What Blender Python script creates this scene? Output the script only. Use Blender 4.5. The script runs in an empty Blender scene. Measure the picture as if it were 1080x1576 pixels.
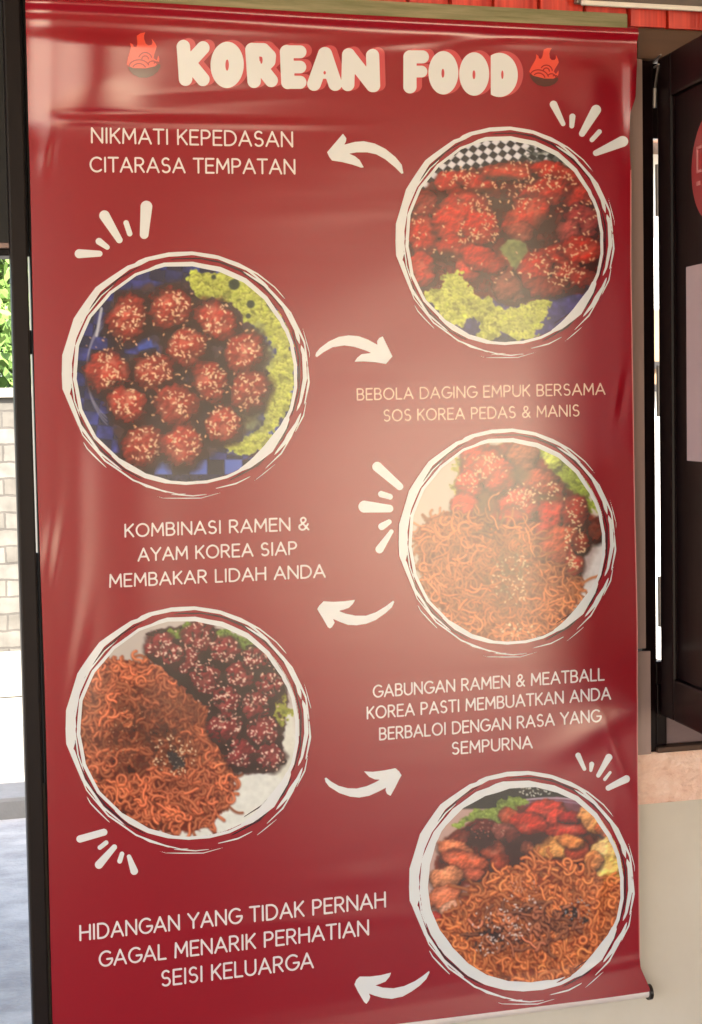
import bpy, bmesh, math, random
import numpy as np
from mathutils import Vector, Matrix, Euler

# ------------------------------------------------------------------ camera, sky, sun, exposure
S = bpy.context.scene
cam_d = bpy.data.cameras.new("camera"); cam = bpy.data.objects.new("camera", cam_d)
S.collection.objects.link(cam); S.camera = cam
CAM_LOC = Vector((-0.2408, -2.4447, 1.7555)); CAM_ROT = Euler((1.5090, 0.0172, -0.2835), 'XYZ')
FOC = 2600.0                                    # focal length in pixels of the 1080 x 1576 photo
cam.location = CAM_LOC; cam.rotation_euler = CAM_ROT
cam_d.sensor_fit = 'VERTICAL'; cam_d.sensor_height = 24.0; cam_d.lens = FOC / 1576 * 24.0
cam_d.clip_start = 0.02; cam_d.clip_end = 2000

SUN_EL, SUN_AZ = math.radians(52), math.radians(168)     # azimuth clockwise from +Y: the sun stands behind the viewer
w = bpy.data.worlds.new("World"); S.world = w; w.use_nodes = True
nt = w.node_tree; bg = nt.nodes['Background']
sky = nt.nodes.new('ShaderNodeTexSky'); sky.sky_type = 'NISHITA'; sky.sun_disc = False
sky.sun_elevation = SUN_EL; sky.sun_rotation = SUN_AZ; sky.air_density = 1.0; sky.dust_density = 3.0
nt.links.new(sky.outputs[0], bg.inputs[0]); bg.inputs[1].default_value = 0.12
sun_d = bpy.data.lights.new("sun", 'SUN'); sun_d.energy = 4.0; sun_d.angle = math.radians(0.5); sun_d.color = (1, .95, .87)
sun = bpy.data.objects.new("sun", sun_d); S.collection.objects.link(sun)
sdir = Vector((math.sin(SUN_AZ) * math.cos(SUN_EL), math.cos(SUN_AZ) * math.cos(SUN_EL), math.sin(SUN_EL)))
sun.rotation_euler = sdir.to_track_quat('Z', 'Y').to_euler()
S.view_settings.view_transform = 'Standard'; S.view_settings.look = 'None'
S.view_settings.exposure = 3.0; S.view_settings.gamma = 1.0
S.cycles.use_denoising = True
S.cycles.max_bounces = 8; S.cycles.diffuse_bounces = 5
S.cycles.sample_clamp_indirect = 6

rng = np.random.default_rng(7); random.seed(7)
COL = S.collection

# ------------------------------------------------------------------ helpers
RM = CAM_ROT.to_matrix()
RMN = np.array(RM)
def lin(r, g, b):
    f = lambda c: (c / 255 / 12.92) if c / 255 <= .04045 else ((c / 255 + .055) / 1.055) ** 2.4
    return (f(r), f(g), f(b))
def ray(x, y):
    return RM @ Vector(((x - 540) / FOC, (788 - y) / FOC, -1))
def PX(x, y, Y=0.0):                              # where the sight line of a photo point meets the wall plane y = Y
    d = ray(x, y); return CAM_LOC + d * ((Y - CAM_LOC.y) / d.y)
def PZ(x, y, Z):                                  # ... meets the level z = Z
    d = ray(x, y); return CAM_LOC + d * ((Z - CAM_LOC.z) / d.z)
def PP(x, y, p0, n):                              # ... meets a plane
    d = ray(x, y); return CAM_LOC + d * ((p0 - CAM_LOC).dot(n) / d.dot(n))
def sheet_xz(x, y, Y):                            # vectorised PX
    d = np.stack([(x - 540) / FOC, (788 - y) / FOC, -np.ones_like(x)], -1) @ RMN.T
    t = (Y - CAM_LOC.y) / d[..., 1]
    return CAM_LOC.x + d[..., 0] * t, CAM_LOC.z + d[..., 2] * t

def link(o, parent=None):
    COL.objects.link(o)
    if parent: o.parent = parent
    return o
def mesh_obj(name, V, F, m=None, parent=None, smooth=False):
    me = bpy.data.meshes.new(name); me.from_pydata([tuple(v) for v in V], [], [tuple(f) for f in F]); me.update()
    if m: me.materials.append(m)
    if smooth: me.polygons.foreach_set('use_smooth', [True] * len(me.polygons))
    return link(bpy.data.objects.new(name, me), parent)
def empty(name, loc=(0, 0, 0)):
    o = bpy.data.objects.new(name, None); o.location = loc; o.empty_display_size = .1
    return link(o)
def tag(o, label, cat, group=None, kind='thing'):
    o['label'] = label; o['category'] = cat; o['kind'] = kind
    if group: o['group'] = group
    return o
def struct(o):
    o['kind'] = 'structure'; return o

class MB:
    def __init__(s): s.bm = bmesh.new()
    def box(s, a, b, bev=0.0, M=None):
        bm = bmesh.new(); bmesh.ops.create_cube(bm, size=1)
        c = [(a[i] + b[i]) / 2 for i in range(3)]; d = [max(abs(b[i] - a[i]), 1e-4) for i in range(3)]
        for v in bm.verts: v.co = Vector((c[0] + v.co.x * d[0], c[1] + v.co.y * d[1], c[2] + v.co.z * d[2]))
        if bev: bmesh.ops.bevel(bm, geom=bm.edges[:], offset=bev, segments=2, affect='EDGES', profile=.6)
        if M is not None: bm.transform(M)
        s._merge(bm); return s
    def _merge(s, bm):
        me = bpy.data.meshes.new('t'); bm.to_mesh(me); bm.free(); s.bm.from_mesh(me); bpy.data.meshes.remove(me)
    def tube(s, a, b, r, n=20, r2=None, cap=True):
        a, b = Vector(a), Vector(b); d = b - a
        bm = bmesh.new()
        bmesh.ops.create_cone(bm, cap_ends=cap, segments=n, radius1=r, radius2=r if r2 is None else r2, depth=d.length)
        bm.transform(Matrix.Translation((a + b) / 2) @ d.to_track_quat('Z', 'Y').to_matrix().to_4x4()); s._merge(bm); return s
    def build(s, name, m, parent=None, smooth=False):
        bmesh.ops.recalc_face_normals(s.bm, faces=s.bm.faces[:])
        me = bpy.data.meshes.new(name); s.bm.to_mesh(me); s.bm.free()
        me.materials.append(m)
        if smooth:
            for p in me.polygons: p.use_smooth = True
            me.set_sharp_from_angle(angle=math.radians(35))
        return link(bpy.data.objects.new(name, me), parent)

# ------------------------------------------------------------------ materials
def mat(name, col, rough=.6, spec=.5, noise=None, bump=None, metal=0.0):
    """noise = (scale xyz, amount, second colour); bump = (scale xyz, strength, distance)"""
    m = bpy.data.materials.new(name); m.use_nodes = True; n = m.node_tree.nodes; L = m.node_tree.links
    p = n['Principled BSDF']; p.inputs['Base Color'].default_value = (*col, 1); p.inputs['Roughness'].default_value = rough
    p.inputs['Specular IOR Level'].default_value = spec; p.inputs['Metallic'].default_value = metal
    tc = n.new('ShaderNodeTexCoord')
    if noise:
        mp = n.new('ShaderNodeMapping'); mp.inputs['Scale'].default_value = noise[0]; L.new(tc.outputs['Object'], mp.inputs[0])
        t = n.new('ShaderNodeTexNoise'); t.inputs['Scale'].default_value = 1; t.inputs['Detail'].default_value = 6; t.inputs['Roughness'].default_value = .62
        L.new(mp.outputs[0], t.inputs[0])
        r = n.new('ShaderNodeMapRange'); r.inputs[1].default_value = .35; r.inputs[2].default_value = .65; L.new(t.outputs[0], r.inputs[0])
        k = n.new('ShaderNodeMath'); k.operation = 'MULTIPLY'; k.inputs[1].default_value = noise[1]; L.new(r.outputs[0], k.inputs[0])
        x = n.new('ShaderNodeMix'); x.data_type = 'RGBA'; x.inputs[6].default_value = (*col, 1); x.inputs[7].default_value = (*noise[2], 1)
        L.new(k.outputs[0], x.inputs[0]); L.new(x.outputs[2], p.inputs['Base Color'])
    if bump:
        mp = n.new('ShaderNodeMapping'); mp.inputs['Scale'].default_value = bump[0]; L.new(tc.outputs['Object'], mp.inputs[0])
        t = n.new('ShaderNodeTexNoise'); t.inputs['Scale'].default_value = 1; t.inputs['Detail'].default_value = 5; L.new(mp.outputs[0], t.inputs[0])
        b = n.new('ShaderNodeBump'); b.inputs['Strength'].default_value = bump[1]; b.inputs['Distance'].default_value = bump[2]
        L.new(t.outputs[0], b.inputs['Height']); L.new(b.outputs[0], p.inputs['Normal'])
    return m
V_ROUGH, V_IOR = .27, 2.02
def vinyl(name, col=None, attr=False):
    """printed vinyl: one gloss and one set of fine stretch ripples for the sheet and for everything printed on it"""
    m = mat(name, col or (.5, .5, .5), .6, 0.0)
    n = m.node_tree.nodes; L = m.node_tree.links; p = n['Principled BSDF']
    gl = n.new('ShaderNodeBsdfGlossy'); gl.distribution = 'BECKMANN'; gl.inputs['Roughness'].default_value = V_ROUGH
    fr = n.new('ShaderNodeFresnel'); fr.inputs['IOR'].default_value = V_IOR
    mxs = n.new('ShaderNodeMixShader'); L.new(fr.outputs[0], mxs.inputs[0]); L.new(p.outputs[0], mxs.inputs[1]); L.new(gl.outputs[0], mxs.inputs[2])
    L.new(mxs.outputs[0], n['Material Output'].inputs[0])
    if attr:
        a = n.new('ShaderNodeVertexColor'); a.layer_name = 'print'; L.new(a.outputs[0], p.inputs['Base Color'])
    tc = n.new('ShaderNodeTexCoord')
    hs = []
    for sc, amp in (((1.6, 1, 80), .00006), ((4, 1, 22), .00022), ((60, 1, 60), .000012)):
        mp = n.new('ShaderNodeMapping'); mp.inputs['Scale'].default_value = sc; L.new(tc.outputs['Object'], mp.inputs[0])
        t = n.new('ShaderNodeTexNoise'); t.inputs['Scale'].default_value = 1; t.inputs['Detail'].default_value = 2; L.new(mp.outputs[0], t.inputs[0])
        k = n.new('ShaderNodeMath'); k.operation = 'MULTIPLY'; k.inputs[1].default_value = amp; L.new(t.outputs[0], k.inputs[0]); hs.append(k)
    ad = n.new('ShaderNodeMath'); L.new(hs[0].outputs[0], ad.inputs[0]); L.new(hs[1].outputs[0], ad.inputs[1])
    ad2 = n.new('ShaderNodeMath'); L.new(ad.outputs[0], ad2.inputs[0]); L.new(hs[2].outputs[0], ad2.inputs[1])
    b = n.new('ShaderNodeBump'); b.inputs['Strength'].default_value = 1; b.inputs['Distance'].default_value = 1
    L.new(ad2.outputs[0], b.inputs['Height']); L.new(b.outputs[0], p.inputs['Normal']); L.new(b.outputs[0], gl.inputs['Normal']); L.new(b.outputs[0], fr.inputs['Normal'])
    return m

M = dict(
    red=vinyl('red_vinyl', lin(147, 13, 31)),
    white=vinyl('white_print', (.77, .785, .79)),
    text=vinyl('lettering_print', (.82, .73, .72)),
    texto=vinyl('peach_lettering_print', (.86, .60, .46)),
    pink=vinyl('heading_shadow_print', lin(205, 78, 84)),
    flame=vinyl('flame_print', lin(238, 78, 58)),
    bowl=vinyl('bowl_print', lin(88, 40, 34)),
    darkred=vinyl('dark_line_print', lin(150, 20, 22)),
    ringdark=vinyl('ring_shadow_print', lin(70, 14, 34)),
    edge=vinyl('cut_edge_vinyl', lin(226, 150, 146)),
    food=vinyl('food_print', attr=True),
    wood=mat('dark_wood', lin(24, 15, 15), .42, .2, ((9, 9, .8), .8, lin(13, 7, 8)), ((40, 40, 2), .25, .002)),
    shut=mat('shutter_paint', lin(15, 3, 4), .36, .14, ((6, 6, 1), .5, lin(9, 2, 3)), ((30, 30, 2), .15, .002)),
    beam=mat('brown_beam', lin(88, 62, 46), .5, .4, ((1.5, 9, 12), .6, lin(58, 40, 30)), ((3, 40, 40), .3, .002)),
    casing=mat('pale_casing', lin(158, 134, 126), .45, .4, ((20, 20, 3), .5, lin(132, 108, 102))),
    black=mat('black_panel', lin(16, 15, 16), .5, .4, ((5, 5, 5), .5, lin(24, 20, 20))),
    beige=mat('beige_paint', lin(214, 206, 191), .6, .35, ((2.2, 2.2, 2.2), .7, lin(198, 187, 171)), ((26, 26, 26), .25, .003)),
    plaster=mat('pink_plaster', lin(246, 214, 194), .8, .2, ((18, 18, 30), .8, lin(230, 182, 158)), ((45, 45, 60), 1, .012)),
    slat=mat('red_slats', lin(216, 66, 46), .4, .5, ((95, 95, .9), .9, lin(165, 28, 22)), ((110, 110, 2), .5, .003)),
    plank=mat('olive_plank', lin(158, 148, 116), .65, .3, ((7, 60, 90), .9, lin(112, 112, 76)), ((4, 60, 60), .3, .002)),
    tubew=mat('white_batten', lin(232, 226, 216), .35, .5, ((8, 8, 8), .3, lin(210, 204, 196))),
    strip=mat('grey_strip', lin(118, 106, 92), .6, .3, ((20, 20, 3), .7, lin(88, 78, 68))),
    rail=mat('mauve_rail', lin(112, 92, 92), .5, .4, ((4, 20, 20), .6, lin(84, 66, 68))),
    grey=mat('grey_metal', lin(120, 112, 106), .4, .5, ((10, 10, 10), .4, lin(88, 80, 76)), None, .5),
    capm=mat('black_plastic', lin(22, 18, 18), .35, .5, ((30, 30, 30), .3, lin(34, 28, 28))),
    pipe=mat('white_tube', lin(226, 214, 208), .35, .5, ((9, 9, 9), .3, lin(205, 190, 186))),
    paper=mat('grey_paper', lin(176, 158, 162), .6, .3, ((9, 9, 9), .4, lin(162, 144, 150)), ((12, 12, 12), .2, .004)),
    sign=mat('red_sign', lin(136, 10, 18), .3, .5, ((9, 9, 9), .3, lin(150, 12, 18))),
    signw=mat('sign_white', lin(176, 110, 110), .4, .4, ((9, 9, 9), .2, lin(200, 150, 150))),
    leaf=mat('leaves', (.085, .165, .03), .55, .4, ((1.2, 1.2, 1.2), .9, (.14, .22, .05))),
    bark=mat('bark', (.09, .06, .04), .8, .3, ((14, 14, 3), .7, (.05, .035, .025)), ((30, 30, 5), .6, .01)),
    glare_yard=mat('glare_yard_ground', (.82, .65, .42), .9, .2, ((.8, .8, .8), .6, (.72, .55, .34)), ((20, 20, 20), .3, .01)),  # bright warm tone chosen to strengthen the glare on the banner
    sand=mat('sand', (.22, .205, .175), .9, .2, ((1.6, 3, 1.1), 1, (.13, .118, .098)), ((30, 30, 30), .4, .01)),
    road=mat('asphalt', (.50, .46, .40), .85, .3, ((3.4, 5, 3), 1, (.30, .275, .245)), ((60, 60, 60), .6, .01)),
    kerb=mat('concrete', (.27, .25, .22), .8, .3, ((4, 4, 4), .8, (.18, .165, .14)), ((40, 40, 40), .4, .004)),
    floor=mat('cement_floor', (.11, .085, .075), .6, .3, ((2, 2, 2), .7, (.075, .06, .052)), ((30, 30, 30), .2, .003)),
    ceil=mat('ceiling_boards', (.42, .34, .27), .7, .3, ((1, 14, 1), .6, (.34, .26, .20))),
    room=mat('room_paint', (.55, .47, .40), .7, .3, ((2, 2, 2), .4, (.48, .40, .34))),
    house=mat('white_house_paint', (.62, .60, .56), .7, .3, ((2, 2, 2), .4, (.5, .48, .44))),
    board=mat('brown_board', (.24, .16, .09), .7, .3, ((9, 9, 2), .6, (.16, .1, .06))),
)
def brick_mat():
    m = mat('pale_blocks', (.5, .44, .34), .85, .2, None, None)
    n = m.node_tree.nodes; L = m.node_tree.links; p = n['Principled BSDF']
    tc = n.new('ShaderNodeTexCoord'); sp = n.new('ShaderNodeSeparateXYZ'); cb = n.new('ShaderNodeCombineXYZ')
    L.new(tc.outputs['Object'], sp.inputs[0]); L.new(sp.outputs[0], cb.inputs[0]); L.new(sp.outputs[2], cb.inputs[1])
    b = n.new('ShaderNodeTexBrick'); b.inputs['Scale'].default_value = 1
    b.inputs['Color1'].default_value = (.19, .175, .15, 1); b.inputs['Color2'].default_value = (.12, .108, .09, 1); b.inputs['Mortar'].default_value = (.10, .09, .078, 1)
    b.inputs['Mortar Size'].default_value = .007; b.inputs['Brick Width'].default_value = .25; b.inputs['Row Height'].default_value = .105; b.inputs['Bias'].default_value = -.1
    ns = n.new('ShaderNodeTexNoise'); ns.inputs['Scale'].default_value = 9; ns.inputs['Detail'].default_value = 6; L.new(tc.outputs['Object'], ns.inputs[0])
    wd = n.new('ShaderNodeVectorMath'); wd.operation = 'SCALE'; wd.inputs['Scale'].default_value = .03; L.new(ns.outputs[1], wd.inputs[0])
    av = n.new('ShaderNodeVectorMath'); L.new(cb.outputs[0], av.inputs[0]); L.new(wd.outputs[0], av.inputs[1]); L.new(av.outputs[0], b.inputs['Vector'])
    mx = n.new('ShaderNodeMix'); mx.data_type = 'RGBA'; mx.blend_type = 'MULTIPLY'; mx.inputs[0].default_value = .75
    L.new(b.outputs[0], mx.inputs[6]); L.new(ns.outputs[0], mx.inputs[7]); L.new(mx.outputs[2], p.inputs['Base Color'])
    bp = n.new('ShaderNodeBump'); bp.inputs['Strength'].default_value = .6; bp.inputs['Distance'].default_value = .012; bp.invert = True
    L.new(b.outputs[1], bp.inputs['Height']); L.new(bp.outputs[0], p.inputs['Normal'])
    return m
M['brick'] = brick_mat()

# ------------------------------------------------------------------ the setting: ground, road, room, boundary wall, trees
def slab(name, a, b, m, bev=0):
    return MB().box(a, b, bev).build(name, m)
g = mesh_obj('ground', [(-300, -300, 0), (300, -300, 0), (300, 300, 0), (-300, 300, 0)], [(0, 1, 2, 3)], M['sand']); struct(g)
Yr0, Yr1 = 1.2, PZ(18, 1262, 0.0).y
struct(mesh_obj('road', [(-60, Yr0, .004), (60, Yr0, .004), (60, Yr1, .004), (-60, Yr1, .004)], [(0, 1, 2, 3)], M['road']))
struct(slab('pavement', (-60, Yr1, -.1), (60, Yr1 + .45, .10), M['kerb'], .02))
struct(mesh_obj('glare_yard', [(-30, -40, .004), (30, -40, .004), (30, -6.8, .004), (-30, -6.8, .004)], [(0, 1, 2, 3)], M['glare_yard']))  # unseen pale ground added so the banner mirrors a brighter, warmer glare
struct(mesh_obj('floor', [(-3.2, -6.6, .006), (4.4, -6.6, .006), (4.4, -.002, .006), (-3.2, -.002, .006)], [(0, 1, 2, 3)], M['floor']))

YB = PZ(20, 1070, 0.0).y                              # foot of the boundary wall across the road
zt = PX(20, 597, YB).z
bw = empty('boundary_wall', (0, YB, 0)); tag(bw, 'pale sunlit block wall across the road, seen through the doorway', 'wall')
MB().box((-14, 0, 0), (16, .2, zt - .06)).build('block_courses', M['brick'], bw)
MB().box((-14, -.03, zt - .06), (16, .23, zt), .01).build('coping', M['kerb'], bw)
MB().box((-14, -.10, .0), (16, .0, .28), .03).build('plinth', M['kerb'], bw)

def tree(name, loc, label, h, r, seed, n=9000):
    rg = np.random.default_rng(seed)
    t = empty(name, loc); tag(t, label, 'tree', 'trees behind the boundary wall')
    mb = MB(); mb.tube((0, 0, -.1), (0.1, 0, h * .45), .14, 12, .09)
    tips = []
    for k in range(9):
        a = k * 2.4; zz = h * (.32 + .05 * k); q = (math.cos(a) * r * .7, math.sin(a) * r * .7, zz + r * .5)
        mb.tube((0.08, 0, zz * .8), q, .05, 8, .012); tips.append(q)
    mb.build('trunk', M['bark'], t, True)
    cl = np.array([[rg.normal(0, r * .5), rg.normal(0, r * .5), h * .62 + rg.normal(0, h * .22)] for _ in range(90)])
    V, F = [], []
    for i in range(n):
        c = cl[rg.integers(len(cl))] + rg.normal(0, r * .17, 3)
        c[2] = max(c[2], .5)
        u = rg.normal(size=3); u /= np.linalg.norm(u); v = np.cross(u, rg.normal(size=3)); v /= np.linalg.norm(v)
        l, b = rg.uniform(.045, .085), rg.uniform(.02, .035)
        k = len(V); V += [c - u * l, c + v * b, c + u * l, c - v * b]; F.append((k, k + 1, k + 2, k + 3))
    mesh_obj('crown', V, F, M['leaf'], t)
p = PX(12, 500, YB + 2.2)
tree('leafy_tree', (p.x - .5, YB + 2.2, 0), 'bright green leafy tree behind the block wall, seen beside the dark door post', 5.2, 1.7, 3, 26000)
tree('leafy_tree', (p.x + 2.6, YB + 3.0, 0), 'green leafy tree behind the block wall, hidden by the banner from the doorway', 5.6, 1.8, 4)
tree('leafy_tree', (p.x - 3.6, YB + 3.2, 0), 'green leafy tree farther along the block wall, away from the banner', 4.8, 1.7, 5)

# white house seen as a bright slit past the shutter hinge
hx = PX(1008, 600, 6.0).x
hs = empty('white_house', (hx, 6.0, 0)); tag(hs, 'white sunlit house front seen through the slit beside the shutter', 'house')
MB().box((-1.6, 0, .12), (3.4, .25, 3.1)).build('wall', M['house'], hs)
MB().box((-1.9, -.35, 3.1), (3.7, .6, 3.2), .01).build('roof', M['beam'], hs)
za, zb = PX(1008, 476, 5.96).z, PX(1008, 594, 5.96).z
MB().box((-.5, -.05, zb), (.45, 0, za), .006).build('signboard', M['board'], hs)
for yy in (562, 597):
    z = PX(1008, yy, 5.94).z; MB().box((-.52, -.07, z - .02), (.47, -.052, z + .02)).build('ledge', M['capm'], hs)

# ------------------------------------------------------------------ the room the photographer stands in (open to the left, a wide opening at the back)
zr = 3.05
struct(MB().box((-3.4, -6.75, zr), (4.6, 2.85, zr + .12)).build('ceiling', M['ceil']))  # unseen overhang past the front wall, lengthened to shade the road
OX0, OX1, OZ0, OZ1 = 2.1, 4.2, .45, 2.4            # opening in the back wall
bk = MB()
bk.box((-3.2, -6.7, 0), (-3.0, -6.58, zr - .01)); bk.box((-.2, -6.7, 0), (OX0, -6.58, zr - .01)); bk.box((OX1, -6.7, 0), (4.4, -6.58, zr - .01))
bk.box((OX0, -6.7, 0), (OX1, -6.58, OZ0)); bk.box((OX0, -6.7, OZ1), (OX1, -6.58, zr - .01))
struct(bk.build('wall', M['room']))
struct(MB().box((4.4, -6.7, 0), (4.52, 0.1, zr - .01)).build('wall', M['room']))
for k, yy in enumerate((-.25, -3.4)):
    tag(MB().box((-3.2, yy - .07, 0), (-3.06, yy + .07, zr - .01), .008).build('roof_post', M['wood']),
        ('dark square roof post standing nearest the door' if k == 0 else 'dark square roof post standing at the middle of the open side'), 'post', 'roof posts on the open side')

# ------------------------------------------------------------------ the front wall: door frame, wall, red slats, window
def X_(x, y=700, Y=0): return PX(x, y, Y).x
def Z_(x, y, Y=0): return PX(x, y, Y).z
zbeam0, zbeam1 = Z_(1020, 96), Z_(1020, 49)           # window head beam
zsill_t, zsill_b = Z_(1040, 1141), Z_(1040, 1154)
zband = Z_(1040, 1233)
xl_w = X_(64, 700)                                    # wall begins behind the banner
xw0 = X_(996.5, 1100)                                 # window opening's left casing edge
xw1 = xw0 + .74
bwall = empty('front_wall', (0, 0, 0)); tag(bwall, 'beige painted wall with a pink plaster band under the window, behind the banner', 'wall')
mb = MB()
mb.box((xl_w, .002, 0), (X_(930), .12, zr - .05)); mb.box((X_(930), .002, 0), (4.4, .12, zband))
mb.box((xw1 + .05, .002, zband), (4.4, .12, zbeam1)); mb.box((-3.2, .002, 0), (-1.05, .12, zr - .05))
mb.build('painted_wall', M['beige'], bwall)
MB().box((X_(930) + .002, -.004, zband), (xw1 + .05 - .002, .12, zsill_b), .002).build('plaster_band', M['plaster'], bwall)
MB().box((-1.05, .004, 2.45), (xl_w, .10, zr - .05)).build('lintel_wall', M['black'], bwall)

# red slatted panel above
sp = MB(); x = -0.02
rg = random.Random(5); k = 0
while x < 2.4:
    wd = rg.uniform(.066, .078); sp.box((x, -.014 - rg.uniform(0, .004), zbeam1 + .002), (x + wd - .005, .0, zr - .06), .003); x += wd
    k += 1
sp.box((-.02, .0005, zbeam1 + .002), (2.4, .012, zr - .06))
tag(sp.build('slatted_panel', M['slat'], None, True), 'red panel of narrow upright slats above the window and the banner', 'panel')

# white batten across the red slats
a = PX(893, 9, -.035)
lt = empty('light_batten', (a.x, -.035, a.z)); tag(lt, 'white horizontal tube fitting in front of the red slats, top corner', 'light fitting')
MB().box((0, -.008, .0), (1.1, .0, .0075), .002).build('tube', M['tubew'], lt)
MB().box((-.006, .0005, .004), (1.12, .012, .07), .003).build('housing', M['grey'], lt)

# window: head beam, left jamb, pale casing, sill, opened shutter
win = empty('window', (xw0, 0, zsill_b)); tag(win, 'dark wooden window frame with its shutter swung open, beside the banner', 'window')
def wpart(mb, name, m, sm=False):
    o = mb.build(name, m, None, sm); o.parent = win; o.matrix_parent_inverse = Matrix.Translation(-Vector(win.location)); return o
mb = MB(); mb.box((X_(972, 60), -.022, zbeam0), (xw1 + .06, .09, zbeam1), .004); wpart(mb, 'head', M['beam'])
mb = MB(); mb.box((X_(981.5, 600), -.012, zsill_b + .002), (X_(1003, 600), .05, zbeam0 - .001), .003); wpart(mb, 'jamb', M['shut'])
mb = MB(); mb.box((xw1 - .03, -.012, zsill_b + .002), (xw1 + .03, .05, zbeam0 - .001), .003); wpart(mb, 'jamb', M['shut'])
mb = MB(); mb.box((X_(1003, 1100) + .001, -.020, zsill_b + .001), (xw1 - .031, .09, zsill_b + .010), .002)
wpart(mb, 'sill', M['beam'])
mb = MB(); mb.box((X_(1022, 1100) + .001, -.004, zsill_b + .011), (xw1 - .032, .06, Z_(1040, 1092)), .003)
wpart(mb, 'lower_rail', M['rail'])
mb = MB(); mb.box((X_(1003, 1100) + .002, -.010, zsill_b + .011), (X_(1022, 1100), .05, Z_(1008, 1017)), .003); wpart(mb, 'slit_blocker', M['shut']); mb = MB()  # dark blocks added to cut off daylight at both ends of the slit
mb.box((X_(1003, 1100) + .002, .0, Z_(1008, 213)), (X_(1022, 1100), .05, zbeam0 - .002), .003); wpart(mb, 'slit_blocker', M['shut']); mb = MB()
mb.box((X_(1004, 1100), -.016, Z_(1008, 1098)), (X_(1013, 1100), -.0102, Z_(1008, 1050)), .002); wpart(mb, 'latch', M['shut'])
mb = MB(); mb.box((X_(950, 700), -.016, Z_(985, 996)), (X_(984.5, 560), -.0125, Z_(985, 52)), .001); wpart(mb, 'casing', M['casing'])
mb = MB(); mb.box((X_(950, 1080), -.0165, Z_(990, 1158)), (X_(994.5, 1080), -.0125, Z_(988, 1000)), .001); wpart(mb, 'casing', M['casing'])

H0 = PX(1014, 700, -.03); zsb = PX(1020, 1100, -.03).z; zst = PX(1017, 92, -.03).z
E0 = PZ(1080, 1131, zsb)
sd = Vector((E0.x - H0.x, E0.y - (-.03), 0)).normalized(); sn = Vector((-sd.y, sd.x, 0))
if sn.dot(CAM_LOC - H0) < 0: sn = -sn
SO = Vector((H0.x, -.03, zsb))
SM4 = Matrix(((sd.x, -sn.x, 0, SO.x), (sd.y, -sn.y, 0, SO.y), (0, 0, 1, SO.z), (0, 0, 0, 1)))   # local x along leaf, local -y towards the viewer
SH = zst - zsb; SW = .38
shl = empty('shutter'); shl.parent = win; shl.matrix_parent_inverse = Matrix.Translation(-Vector(win.location))
shl.location = (0, 0, 0)
def spart(mb, name, m, sm=False):
    mb.bm.transform(SM4); o = mb.build(name, m, None, sm); o.parent = shl; return o
mb = MB(); st = .055
mb.box((0, 0, 0), (st, .032, SH), .004); mb.box((SW - st, 0, 0), (SW, .032, SH), .004)
mb.box((st + .0005, 0, 0), (SW - st - .0005, .032, st * 1.2), .004); mb.box((st + .0005, 0, SH - st * 1.2), (SW - st - .0005, .032, SH), .004)
spart(mb, 'stile', M['shut'])
mb = MB(); mb.box((st + .0005, .008, st * 1.2 + .0005), (SW - st - .0005, .024, SH - st * 1.2 - .0005)); spart(mb, 'panel', M['shut'])
for zz in (.18, SH * .5, SH - .2): spart(MB().tube((-.006, .004, zz - .04), (-.006, .004, zz + .04), .005, 12), 'hinge', M['grey'], True)
mb = MB(); q = SH
A = (.0, -.004, SH - .012); B = (.05, -.016, SH - .018); Cc = (.008, -.006, SH - .045)
mb.tube(A, B, .0018, 8); mb.tube(B, Cc, .0018, 8); mb.tube((.004, -.005, SH - .002), (.055, -.014, SH - .004), .0016, 8); mb.tube(Cc, (.006, -.006, SH - .075), .003, 8)
spart(mb, 'stay_hook', M['grey'], True)

# paper notice and round red sign fixed on the shutter
def on_leaf(x, y, off=.004):
    p = PP(x, y, SO + sn * off, sn); return p
p0 = on_leaf(1055, 411); p1 = on_leaf(1055, 709)
s0 = (p0 - SO).dot(sd); z0, z1 = p1.z, p0.z
mb = MB(); mb.box((s0, -.0035, z0 - zsb), (s0 + .205, -.001, z1 - zsb), .0005); mb.bm.transform(SM4)
tag(mb.build('paper_notice', M['paper']), 'plain grey paper sheet pinned on the dark open shutter', 'notice')
c = on_leaf(1067, 266); sc_ = (c - SO).dot(sd) + .078; zc = c.z - zsb
sg = empty('round_sign'); tag(sg, 'round red sign with pale marks fixed high on the dark shutter', 'sign')
mb = MB(); mb.tube((sc_, -.001, zc), (sc_, -.007, zc), .078, 64); mb.bm.transform(SM4); mb.build('disc', M['sign'], sg, True)
mb = MB(); s_ = (on_leaf(1076, 270) - SO).dot(sd)
for (dx0, dx1, dz0, dz1) in ((0, .004, .0, .03), (0, .02, .03, .034), (0, .02, -.004, 0), (.0, .012, -.022, -.016), (.03, .034, -.02, .034), (.04, .07, .03, .034), (.04, .07, -.004, 0), (.068, .072, -.02, .034)):
    mb.box((s_ + dx0, -.0085, zc + dz0), (s_ + dx1, -.0068, zc + dz1))
mb.bm.transform(SM4); mb.build('mark', M['signw'], sg)

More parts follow.
